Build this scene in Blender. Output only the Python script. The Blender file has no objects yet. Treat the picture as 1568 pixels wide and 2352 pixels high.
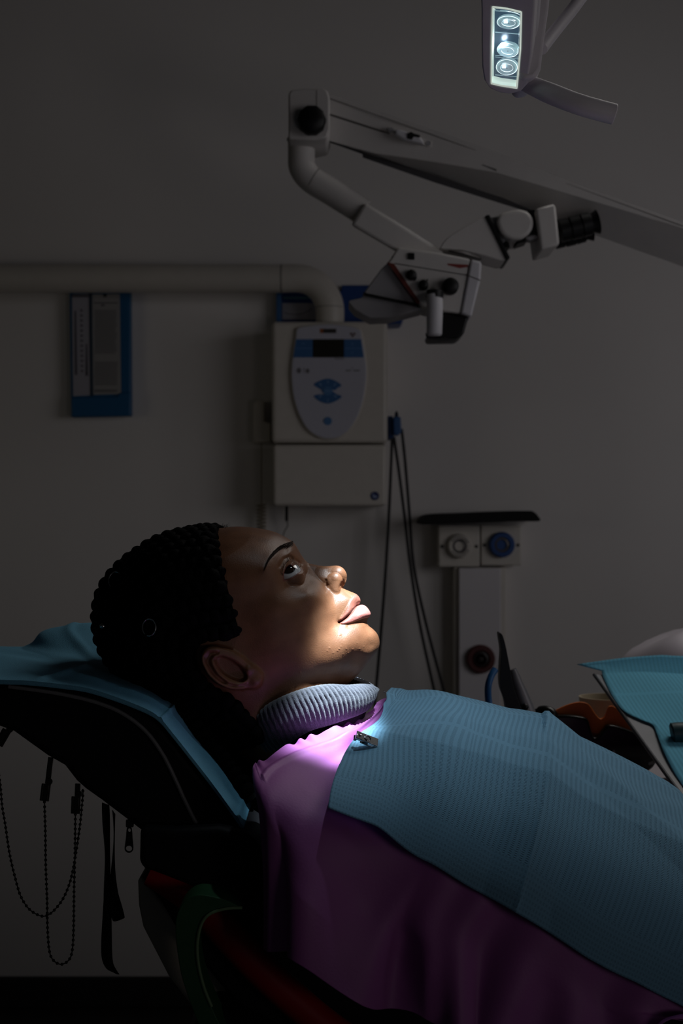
import bpy, bmesh, math, random
import numpy as np
from mathutils import Vector, Matrix

random.seed(7)
rng = np.random.default_rng(7)
SC = bpy.context.scene
COL = SC.collection

# ---------------------------------------------------------------- camera
CAMZ = 1.20
FPX = 2352 * 50.0 / 36.0           # focal length in pixels of the 1568x2352 frame

def P(px, py, d):
    """real point seen at pixel (px, py) at distance d in front of the camera"""
    return Vector(((px - 784) / FPX * d, d, CAMZ - (py - 1176) / FPX * d))

cam_d = bpy.data.cameras.new('camera')
cam = bpy.data.objects.new('camera', cam_d)
COL.objects.link(cam)
cam.location = (0, 0, CAMZ)
cam.rotation_euler = (math.radians(90), 0, 0)
cam_d.sensor_fit = 'VERTICAL'
cam_d.sensor_height = 36
cam_d.lens = 50
cam_d.clip_start = 0.02
cam_d.clip_end = 60
cam_d.dof.use_dof = True
cam_d.dof.focus_distance = 1.19
cam_d.dof.aperture_fstop = 12.0
SC.camera = cam

# ---------------------------------------------------------------- colour management
SC.view_settings.view_transform = 'Standard'
SC.view_settings.look = 'None'
SC.view_settings.gamma = 1
SC.view_settings.use_curve_mapping = False
SC.view_settings.exposure = 0.0

# ---------------------------------------------------------------- world and lights
W = bpy.data.worlds.new('world')
SC.world = W
W.use_nodes = True
W.node_tree.nodes['Background'].inputs[0].default_value = (0.80, 0.88, 1.0, 1)
W.node_tree.nodes['Background'].inputs[1].default_value = 0.009

def area(name, loc, target, size, size_y, power, color):
    l = bpy.data.lights.new(name, 'AREA')
    l.shape = 'RECTANGLE'; l.size = size; l.size_y = size_y
    l.energy = power; l.color = color
    o = bpy.data.objects.new(name, l); COL.objects.link(o)
    o.location = loc
    o.rotation_euler = (Vector(target) - Vector(loc)).to_track_quat('-Z', 'Y').to_euler()
    return o

# dim daylight from a window on the right-hand side of the room, near the back wall
area('window_daylight', (2.2, 1.35, 1.6), (0.2, 3.45, 1.30), 2.0, 1.0, 2.05, (0.98, 0.95, 1.0)).data.spread = math.radians(95)
# soft fill added overhead to lift bib, sheet and tray; not a fixture
area('overhead_fill', (1.05, 2.15, 2.62), (0.38, 1.35, 0.9), 1.1, 0.6, 2.3, (1.0, 0.97, 0.93)).data.spread = math.radians(85)
# weak warm fill added at the left to lift the wall behind
area('left_wall_fill', (-1.9, 2.0, 1.35), (-0.3, 3.45, 1.35), 0.6, 0.6, 0.14, (1.0, 0.93, 0.76)).data.spread = math.radians(100)

# weak front fill added for camera-facing sides of cape, lamp and microscope
area('front_fill', (0.95, 0.05, 0.95), (0.2, 1.15, 1.50), 0.4, 0.3, 0.21, (1.0, 0.90, 0.88)).data.spread = math.radians(80)

# the beam of the examination lamp: bright narrow rectangle with a soft wide halo
LAMP_N = Vector((-0.24, -0.50, -0.83)).normalized()
LAMP_POS = P(1163, 125, 1.12) + LAMP_N * 0.014
LAMP_AIM = Vector((0.013, 1.207, 1.06))
sp = bpy.data.lights.new('exam_light_beam', 'SPOT')
sp.energy = 80.0
sp.color = (0.76, 0.91, 1.0)
sp.spot_size = math.radians(110)
sp.spot_blend = 0.4
sp.shadow_soft_size = 0.008
sp.use_nodes = True
def beam_nodes(nt):
    N = nt.nodes.new; L = nt.links.new
    em = [n for n in nt.nodes if n.type == 'EMISSION'][0]
    tc = N('ShaderNodeTexCoord'); sx = N('ShaderNodeSeparateXYZ'); L(tc.outputs['Normal'], sx.inputs[0])
    def M(op, *a):
        n = N('ShaderNodeMath'); n.operation = op
        for i, x in enumerate(a):
            if isinstance(x, (int, float)): n.inputs[i].default_value = x
            else: L(x, n.inputs[i])
        return n.outputs[0]
    z = M('ABSOLUTE', sx.outputs[2])
    u = M('DIVIDE', sx.outputs[0], z); v = M('DIVIDE', sx.outputs[1], z)
    def soft(x, c, half, edge):
        d = M('SUBTRACT', half, M('ABSOLUTE', M('SUBTRACT', x, c)))
        n = N('ShaderNodeMapRange'); n.interpolation_type = 'SMOOTHSTEP'
        L(d, n.inputs[0]); n.inputs[1].default_value = -edge; n.inputs[2].default_value = edge
        return n.outputs[0]
    def gauss(x, c, w):
        d = M('DIVIDE', M('SUBTRACT', x, c), w)
        return M('POWER', 2.71828, M('MULTIPLY', M('MULTIPLY', d, d), -1.0))
    core = M('MULTIPLY', soft(u, -0.026, BEAM_U, 0.026), soft(v, 0.0, BEAM_V, 0.04))
    halo = M('MULTIPLY', gauss(u, 0.11, 0.28), gauss(v, 0.0, 0.40))
    tot = M('ADD', core, M('MULTIPLY', halo, BEAM_HALO))
    L(tot, em.inputs['Strength'])
BEAM_U, BEAM_V, BEAM_HALO = 0.056, 0.155, 0.032
beam_nodes(sp.node_tree)
spo = bpy.data.objects.new('exam_light_beam', sp); COL.objects.link(spo)
spo.location = LAMP_POS
_d = (LAMP_AIM - LAMP_POS).normalized()
_x = (Vector((1, 0, 0)) - _d * _d.x).normalized()
_y = (-_d).cross(_x).normalized()
spo.rotation_euler = Matrix((_x, _y, -_d)).transposed().to_euler()

# ---------------------------------------------------------------- materials
def lin(c):
    return tuple(((v / 255.0) / 12.92 if v / 255.0 <= 0.04045 else ((v / 255.0 + 0.055) / 1.055) ** 2.4) for v in c)

MATS = {}
def mat(name, rgb, rough=0.5, metal=0.0, spec=0.5, noise=0.0, nscale=40, bump=0.0, bscale=200, sheen=0.0,
        emit=None, estr=0.0, trans=0.0, sss=0.0, coat=0.0, alpha=1.0):
    if name in MATS: return MATS[name]
    m = bpy.data.materials.new(name); m.use_nodes = True
    nt = m.node_tree; b = nt.nodes['Principled BSDF']
    col = lin(rgb)
    b.inputs['Base Color'].default_value = (*col, 1)
    b.inputs['Roughness'].default_value = rough
    b.inputs['Metallic'].default_value = metal
    b.inputs['Specular IOR Level'].default_value = spec
    b.inputs['Sheen Weight'].default_value = sheen
    b.inputs['Transmission Weight'].default_value = trans
    b.inputs['Coat Weight'].default_value = coat
    b.inputs['Alpha'].default_value = alpha
    if sss:
        b.inputs['Subsurface Weight'].default_value = sss
        b.inputs['Subsurface Radius'].default_value = (1.0, 0.35, 0.2)
        b.inputs['Subsurface Scale'].default_value = 0.004
    if emit:
        b.inputs['Emission Color'].default_value = (*lin(emit), 1)
        b.inputs['Emission Strength'].default_value = estr
    tc = nt.nodes.new('ShaderNodeTexCoord')
    if noise:
        n = nt.nodes.new('ShaderNodeTexNoise'); n.inputs['Scale'].default_value = nscale
        n.inputs['Detail'].default_value = 4
        nt.links.new(tc.outputs['Object'], n.inputs['Vector'])
        r = nt.nodes.new('ShaderNodeValToRGB')
        r.color_ramp.elements[0].position = 0.3; r.color_ramp.elements[1].position = 0.7
        r.color_ramp.elements[0].color = (*[c * (1 - noise) for c in col], 1)
        r.color_ramp.elements[1].color = (*[min(1, c * (1 + noise)) for c in col], 1)
        nt.links.new(n.outputs['Fac'], r.inputs['Fac'])
        nt.links.new(r.outputs['Color'], b.inputs['Base Color'])
    if bump:
        n2 = nt.nodes.new('ShaderNodeTexNoise'); n2.inputs['Scale'].default_value = bscale
        n2.inputs['Detail'].default_value = 3
        nt.links.new(tc.outputs['Object'], n2.inputs['Vector'])
        bp = nt.nodes.new('ShaderNodeBump'); bp.inputs['Strength'].default_value = bump
        bp.inputs['Distance'].default_value = 0.001
        nt.links.new(n2.outputs['Fac'], bp.inputs['Height'])
        nt.links.new(bp.outputs['Normal'], b.inputs['Normal'])
    MATS[name] = m
    return m

# ---------------------------------------------------------------- object helpers
def thing(name, label, cat, loc, group=None):
    o = bpy.data.objects.new(name, None); COL.objects.link(o)
    o.empty_display_size = 0.02
    o.location = loc
    o['label'] = label; o['category'] = cat
    if group: o['group'] = group
    return o

def tag(o, label, cat, group=None):
    o['label'] = label; o['category'] = cat
    if group: o['group'] = group
    return o

def root_loc(o):
    r = o
    while r.parent: r = r.parent
    return Vector(r.location)

def obj(name, vf, m, parent=None, smooth=True, bevel=0.0, seg=3, subd=0, solid=0.0, sharp=35, kind=None, label=None, offset=-1):
    """vf = (verts in world space, faces). Links ONE mesh object."""
    v, f = vf[0], vf[1]
    v = np.array([tuple(p) for p in v], dtype=float) if not isinstance(v, np.ndarray) else v.astype(float)
    if parent is not None:
        off = np.array(root_loc(parent)); org = None
    else:
        off = v.mean(axis=0); org = off
    me = bpy.data.meshes.new(name)
    me.from_pydata((v - off).tolist(), [], [list(q) for q in f])
    me.update()
    bm = bmesh.new(); bm.from_mesh(me)
    bmesh.ops.recalc_face_normals(bm, faces=bm.faces)
    bm.to_mesh(me); bm.free()
    if smooth:
        for p in me.polygons: p.use_smooth = True
    me.materials.append(m)
    o = bpy.data.objects.new(name, me); COL.objects.link(o)
    if parent is not None: o.parent = parent
    else: o.location = tuple(off)
    if solid:
        s = o.modifiers.new('solid', 'SOLIDIFY'); s.thickness = solid; s.offset = offset
    if bevel:
        bv = o.modifiers.new('bevel', 'BEVEL'); bv.width = bevel; bv.segments = seg
        bv.limit_method = 'ANGLE'; bv.angle_limit = math.radians(sharp); bv.harden_normals = False
    if subd:
        sb = o.modifiers.new('subd', 'SUBSURF'); sb.levels = subd; sb.render_levels = subd
    if smooth and not subd:
        try:
            me.set_sharp_from_angle(angle=math.radians(sharp + 5))
        except Exception: pass
    if kind: o['kind'] = kind
    if label: o['label'] = label
    return o

def join(*parts):
    V, Fc = [], []
    for p in parts:
        b = len(V)
        V += [tuple(x) for x in p[0]]
        Fc += [[i + b for i in q] for q in p[1]]
    return V, Fc

def box(c, s, rot=None):
    c = Vector(c); h = [x / 2 for x in s]
    v = [Vector((x, y, z)) for x in (-h[0], h[0]) for y in (-h[1], h[1]) for z in (-h[2], h[2])]
    if rot is not None: v = [rot @ p for p in v]
    v = [p + c for p in v]
    return v, [[0, 1, 3, 2], [4, 6, 7, 5], [0, 4, 5, 1], [2, 3, 7, 6], [0, 2, 6, 4], [1, 5, 7, 3]]

def frame(d, up=(0, 0, 1)):
    d = Vector(d).normalized(); up = Vector(up)
    if abs(d.dot(up)) > 0.95: up = Vector((0, 1, 0)) if abs(d.y) < 0.9 else Vector((1, 0, 0))
    s = d.cross(up).normalized(); u = s.cross(d).normalized()
    return d, s, u

def tube(path, radii, n=16, cap=True, flat=1.0, up=(0, 1, 0)):
    path = [Vector(p) for p in path]
    if not hasattr(radii, '__len__'): radii = [radii] * len(path)
    V, Fc = [], []
    prev = None
    for i, p in enumerate(path):
        d = (path[min(i + 1, len(path) - 1)] - path[max(i - 1, 0)])
        d.normalize()
        if prev is None:
            _, s, u = frame(d, up)
        else:
            s = prev - d * prev.dot(d); s.normalize(); u = s.cross(d)
        prev = s
        for k in range(n):
            a = 2 * math.pi * k / n
            V.append(p + s * math.cos(a) * radii[i] + u * math.sin(a) * radii[i] * flat)
    for i in range(len(path) - 1):
        for k in range(n):
            Fc.append([i * n + k, i * n + (k + 1) % n, (i + 1) * n + (k + 1) % n, (i + 1) * n + k])
    if cap:
        Fc.append(list(range(n))[::-1]); Fc.append([(len(path) - 1) * n + k for k in range(n)])
    return V, Fc

def cyl(a, b, r, n=32, r2=None):
    return tube([a, b], [r, r if r2 is None else r2], n)

def smooth_path(pts, n=8, closed=False):
    pts = [Vector(p) for p in pts]
    out = []
    N = len(pts)
    rngs = range(N if closed else N - 1)
    for i in rngs:
        if closed: p0, p1, p2, p3 = pts[i - 1], pts[i], pts[(i + 1) % N], pts[(i + 2) % N]
        else: p0, p1, p2, p3 = pts[max(i - 1, 0)], pts[i], pts[i + 1], pts[min(i + 2, N - 1)]
        for k in range(n):
            t = k / n
            out.append(0.5 * ((2 * p1) + (p2 - p0) * t + (2 * p0 - 5 * p1 + 4 * p2 - p3) * t * t + (3 * p1 - p0 - 3 * p2 + p3) * t ** 3))
    if not closed: out.append(pts[-1])
    return out

def sm2(pts, n=6, closed=True):
    return [(p.x, p.y) for p in smooth_path([Vector((a, b, 0)) for a, b in pts], n, closed)]

def prism(poly, d0, d1, scale_back=True):
    """polygon of pixels at depth d0, extruded in +Y to depth d1 as a true prism"""
    front = [P(x, y, d0) for x, y in poly]
    back = [Vector((p.x, d1, p.z)) for p in front]
    n = len(poly)
    return front + back, [list(range(n)), list(range(n, 2 * n))[::-1]] + [[i, (i + 1) % n, n + (i + 1) % n, n + i] for i in range(n)]

def lathe(c, axis, prof, n=32, up=(0, 0, 1), cap=True):
    """prof: list of (distance along axis, radius)"""
    d, s, u = frame(axis, up); c = Vector(c)
    V, Fc = [], []
    for (h, r) in prof:
        for k in range(n):
            a = 2 * math.pi * k / n
            V.append(c + d * h + (s * math.cos(a) + u * math.sin(a)) * r)
    m = len(prof)
    for i in range(m - 1):
        for k in range(n):
            Fc.append([i * n + k, i * n + (k + 1) % n, (i + 1) * n + (k + 1) % n, (i + 1) * n + k])
    if cap:
        Fc.append(list(range(n))[::-1]); Fc.append([(m - 1) * n + k for k in range(n)])
    return V, Fc

def sphere(c, r, n=16, m=10, axis=(0, 0, 1)):
    prof = [(-r * math.cos(math.pi * i / m), max(1e-5, r * math.sin(math.pi * i / m))) for i in range(m + 1)]
    return lathe(c, axis, prof, n)

def pieces(name, parts, *a, **k):
    return [obj(name, p, *a, **k) for p in parts]

def ico(c, r):
    t = (1 + 5 ** 0.5) / 2; k = r / math.sqrt(1 + t * t)
    v = [(-1, t, 0), (1, t, 0), (-1, -t, 0), (1, -t, 0), (0, -1, t), (0, 1, t), (0, -1, -t), (0, 1, -t), (t, 0, -1), (t, 0, 1), (-t, 0, -1), (-t, 0, 1)]
    f = [(0, 11, 5), (0, 5, 1), (0, 1, 7), (0, 7, 10), (0, 10, 11), (1, 5, 9), (5, 11, 4), (11, 10, 2), (10, 7, 6), (7, 1, 8), (3, 9, 4), (3, 4, 2), (3, 2, 6), (3, 6, 8), (3, 8, 9), (4, 9, 5), (2, 4, 11), (6, 2, 10), (8, 6, 7), (9, 8, 1)]
    return [Vector(p) * k + Vector(c) for p in v], [list(q) for q in f]

def text_mesh(name, s, center, height, m, parent, thick=0.0004, label=None, spacing=1.0, slant=0.0):
    """lettering facing the camera side (-Y), standing upright at a real place"""
    cu = bpy.data.curves.new(name, 'FONT'); cu.body = s; cu.size = height
    cu.align_x = 'CENTER'; cu.align_y = 'CENTER'; cu.extrude = thick; cu.space_character = spacing
    cu.resolution_u = 3
    cu.shear = slant
    tmp = bpy.data.objects.new(name + '_tmp', cu); COL.objects.link(tmp)
    dg = bpy.context.evaluated_depsgraph_get()
    me = bpy.data.meshes.new_from_object(tmp.evaluated_get(dg))
    bpy.data.objects.remove(tmp); 
    rot = Matrix.Rotation(math.radians(90), 4, 'X')
    me.transform(Matrix.Translation(Vector(center) - root_loc(parent)) @ rot)
    me.materials.clear(); me.materials.append(m)
    o = bpy.data.objects.new(name, me); COL.objects.link(o); o.parent = parent
    if label: o['label'] = label
    return o
# ================================================================ the room
WALLD = 3.45
def stag(o, name):
    o.name = name; o['kind'] = 'structure'; return o
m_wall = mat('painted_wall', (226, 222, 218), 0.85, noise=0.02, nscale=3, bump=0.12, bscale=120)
m_dim = mat('low_bounce_wall_grey', (120, 118, 114), 0.9, noise=0.02, nscale=3)  # unseen walls and ceiling set to a darker grey to reduce bounce light
m_floor = mat('dark_vinyl_floor', (44, 41, 39), 0.55, noise=0.25, nscale=9)
m_base = mat('dark_skirting', (36, 34, 33), 0.6, noise=0.1)
stag(obj('wall_back', box((0, WALLD + 0.06, 1.35), (5.4, 0.12, 2.7)), m_wall, smooth=False), 'wall_back')
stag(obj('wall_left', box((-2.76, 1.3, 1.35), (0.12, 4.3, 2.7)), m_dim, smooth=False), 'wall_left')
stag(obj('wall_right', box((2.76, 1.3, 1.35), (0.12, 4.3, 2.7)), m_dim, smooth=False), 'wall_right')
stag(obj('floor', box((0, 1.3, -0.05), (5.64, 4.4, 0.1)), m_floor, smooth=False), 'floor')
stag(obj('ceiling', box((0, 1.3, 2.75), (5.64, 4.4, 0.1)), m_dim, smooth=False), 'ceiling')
stag(obj('baseboard_back', box((0, WALLD - 0.007, 0.0375), (5.4, 0.014, 0.075)), m_base, smooth=False, bevel=0.004), 'baseboard_back')
# ================================================================ the patient: head and neck as one sculpted surface
D0 = 1.235                         # distance of the patient's mid plane
MM = D0 / FPX * 1000.0             # millimetres per pixel in the mid plane

def cp(x, y, w):
    """pixel of a feature that stands w mm in front of the mid plane -> mid-plane pixel units"""
    k = (D0 - w / 1000.0) / D0
    return (784 + (x - 784) * k, 1176 + (y - 1176) * k)

OUT = [(470, 1218), (520, 1211), (550, 1209.5), (580, 1211.5), (602, 1215), (621, 1219), (634, 1223), (645, 1228), (656, 1234), (666, 1240), (672, 1244.5),
       (677, 1250), (682, 1258), (687, 1267), (692, 1275), (698, 1284), (705, 1293), (711, 1299), (716, 1306), (722, 1313), (730, 1322), (740, 1331), (752, 1339), (764, 1345), (775, 1349),
       (787, 1351), (796, 1355.5), (804, 1358.5), (812.6, 1362), (819, 1365.5), (824, 1370.5), (827, 1376), (827.5, 1381), (826, 1385.5), (822.5, 1389.5),
       (822.5, 1391.0), (826, 1389.6), (831, 1389), (836, 1390.3), (841.5, 1394), (846, 1399), (849.5, 1405), (851, 1410), (849.5, 1414.5), (846, 1419), (843.5, 1423.5),
       (843, 1428), (843.8, 1433), (847, 1438), (853, 1442.5), (860, 1448.5), (866, 1456), (870, 1465), (871.5, 1475), (870.5, 1485), (867.5, 1493),
       (862, 1500), (855, 1509), (846, 1520.5), (835, 1534), (822, 1549), (810, 1561), (799, 1570), (788, 1578), (779, 1590), (776, 1606), (780, 1630), (792, 1660),
       (800, 1690), (780, 1730), (740, 1770), (690, 1795), (630, 1800), (570, 1775), (520, 1730), (480, 1690), (440, 1655), (400, 1630), (355, 1600),
       (304, 1560), (262, 1512), (237, 1460), (231, 1405), (241, 1353), (270, 1308), (320, 1270), (373, 1238), (420, 1225)]
# (x, y, half-width in mm)
WP = [(560, 1232, 36), (620, 1245, 33), (560, 1268, 55), (500, 1255, 54), (620, 1278, 48), (656, 1262, 25), (665, 1268, 27), (560, 1320, 65), (480, 1320, 70),
      (400, 1320, 67), (330, 1360, 64), (420, 1400, 75), (350, 1440, 74), (300, 1420, 60), (320, 1500, 66), (400, 1520, 72), (480, 1440, 74), (540, 1400, 68),
      (600, 1370, 62.5), (625, 1330, 57), (628, 1300, 52), (640, 1350, 53.5), (660, 1350, 46.5), (680, 1340, 38), (692, 1312, 15), (700, 1325, 20), (712, 1335, 22), (640, 1380, 59),
      (680, 1375, 50), (705, 1362, 42), (722, 1356, 32), (740, 1358, 23), (728, 1375, 37.5), (742, 1385, 32), (760, 1380, 22), (775, 1370, 15.5), (790, 1375, 15.2), (805, 1376, 12.5), (750, 1410, 32.5), (720, 1410, 43),
      (765, 1425, 27.5), (779, 1427, 23.0), (790, 1405, 19.3), (800, 1412, 19.0), (808, 1395, 14.7), (812, 1420, 17.5), (830, 1408, 13.5), (838, 1418, 10.5), (830, 1424, 14.2), (815, 1432, 18.6),
      (770, 1450, 31.5), (800, 1450, 27.0), (830, 1450, 20.0), (850, 1462, 14.5), (852, 1482, 14.0), (830, 1480, 24.2), (800, 1480, 32.5), (770, 1485, 38.5), (740, 1470, 43.5), (700, 1450, 52.0), (660, 1430, 58.5), (680, 1490, 56.0),
      (620, 1440, 63.5), (620, 1500, 62.5), (560, 1470, 67), (740, 1515, 45.5), (780, 1520, 34.5), (820, 1512, 22.0), (840, 1500, 19.5), (700, 1540, 50.5), (650, 1550, 55.5), (800, 1545, 18.0), (760, 1555, 33.0), (720, 1575, 42.5), (600, 1560, 60),
      (660, 1600, 51), (740, 1600, 39), (620, 1650, 54), (700, 1650, 52), (560, 1620, 60), (500, 1600, 66), (440, 1580, 66), (540, 1680, 55), (640, 1720, 58), (720, 1720, 56)]

def dens(out, step):
    r = []
    n = len(out)
    for i in range(n):
        a = np.array(out[i], float); b = np.array(out[(i + 1) % n], float)
        k = max(1, int(np.hypot(*(b - a)) / step))
        for t in range(k): r.append(a + (b - a) * t / k)
    return np.array(r)

Oz = np.array(OUT, float)
Op = np.array([cp(x, y, 0) for x, y in OUT])
cps = np.array([[*cp(x, y, w), w * w] for x, y, w in WP])
zb = dens(OUT, 30)
pts = np.vstack([cps[:, :2], zb]); vals = np.concatenate([cps[:, 2], np.zeros(len(zb))])

def tps_fit(p, v, lam=0.0):
    S = 200.0
    p = p / S
    r = np.sqrt(((p[:, None] - p[None]) ** 2).sum(-1))
    K = np.where(r > 0, r * r * np.log(np.maximum(r, 1e-9)), 0) + lam * np.eye(len(p))
    n = len(p); Q = np.hstack([np.ones((n, 1)), p])
    A = np.block([[K, Q], [Q.T, np.zeros((3, 3))]])
    c = np.linalg.solve(A, np.concatenate([v, np.zeros(3)]))
    return p, c, S

def tps_eval(fit, q):
    p, c, S = fit
    q = q / S; out = np.zeros(len(q))
    for i in range(0, len(q), 20000):
        qq = q[i:i + 20000]
        r2 = ((qq[:, None] - p[None]) ** 2).sum(-1)
        K = np.where(r2 > 0, 0.5 * r2 * np.log(np.maximum(r2, 1e-12)), 0)
        out[i:i + 20000] = K @ c[:len(p)] + c[len(p)] + qq @ c[len(p) + 1:]
    return out

FIT = tps_fit(pts, vals, 0.0006)

def smax(a, b, k):
    h = np.clip(0.5 + 0.5 * (a - b) / k, 0, 1)
    return b * (1 - h) + a * h + k * h * (1 - h)

def segd(q, a, b):
    a = np.array(a, float); b = np.array(b, float); ab = b - a
    t = np.clip(((q - a) @ ab) / (ab @ ab), 0, 1)
    return np.sqrt(((q - a - t[:, None] * ab) ** 2).sum(1)), t

def polyd(q, pl):
    best = np.full(len(q), 1e9)
    for a, b in zip(pl[:-1], pl[1:]):
        d, _ = segd(q, a, b); best = np.minimum(best, d)
    return best

def inpoly(q, pl):
    pl = np.array(pl, float); x, y = q[:, 0], q[:, 1]
    c = np.zeros(len(q), bool); j = len(pl) - 1
    for i in range(len(pl)):
        cond = ((pl[i, 1] > y) != (pl[j, 1] > y)) & (x < (pl[j, 0] - pl[i, 0]) * (y - pl[i, 1]) / (pl[j, 1] - pl[i, 1] + 1e-12) + pl[i, 0])
        c ^= cond; j = i
    return c

def sdist(q, pl):
    """signed distance to a closed polygon, inside positive"""
    d = polyd(q, list(pl) + [pl[0]])
    return np.where(inpoly(q, pl), d, -d)

def cpl(l, w): return [cp(x, y, w) for x, y in l]

EYE_C = cp(662, 1324, 31); EYE_W = 30.8; EYE_R = 12.3
EYE_OPEN = cpl(sm2([(691, 1310.5), (683, 1317.5), (673, 1324), (663, 1329), (653.5, 1332.5), (651.5, 1322), (654, 1311), (658, 1303), (666, 1297.5), (674, 1301.5), (683, 1307)], 3), 38)
LIPU = cpl(sm2([(832, 1356), (815, 1364), (808, 1374), (801.5, 1386), (795, 1398), (788, 1409), (780, 1420), (777.5, 1427), (786, 1423.5), (796, 1416), (806, 1407), (814, 1398), (821, 1391), (836, 1383)], 4), 12)
LIPL = cpl(sm2([(840, 1385), (822, 1391), (814, 1399), (806, 1408), (796, 1417.5), (786, 1425), (779, 1428.5), (786, 1431.5), (798, 1431), (810, 1428.5), (824, 1424), (838, 1420), (846, 1420.5), (862, 1412)], 4), 14)
PART = cpl([(822, 1390.5), (813, 1398.5), (805.5, 1407.5), (796, 1416.7), (786, 1424.0), (778, 1428)], 14)
EAR = cpl(sm2([(463, 1512), (467, 1494), (480, 1483), (500, 1482), (528, 1490), (552, 1503), (572, 1522), (590, 1535), (602, 1550), (602, 1567), (593, 1581), (578, 1586), (560, 1585), (530, 1584), (500, 1569), (477, 1545)], 5), 72)
CONC = cpl(sm2([(492, 1512), (508, 1503), (530, 1510), (552, 1526), (566, 1546), (566, 1562), (550, 1568), (527, 1560), (505, 1542)], 5), 72)
HELIX = cpl([(500, 1488), (480, 1489), (469, 1502), (470, 1520), (483, 1545), (505, 1566), (532, 1580), (556, 1583)], 74)
ANTI = cpl([(497, 1508), (493, 1522), (506, 1546), (527, 1565), (548, 1572), (562, 1566)], 74)
ALA_C = cp(762, 1338, 12)
TIP = cp(774.5, 1321.5, 3)
HAIRLINE = [(506, 1190), (503, 1215), (497, 1240), (504, 1262), (516, 1285), (530, 1300), (536, 1330), (548, 1360), (560, 1392), (562, 1425), (556, 1455), (546, 1480), (530, 1492), (500, 1478), (470, 1476), (452, 1500), (460, 1540), (490, 1580), (530, 1610), (570, 1650), (600, 1700)]

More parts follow.
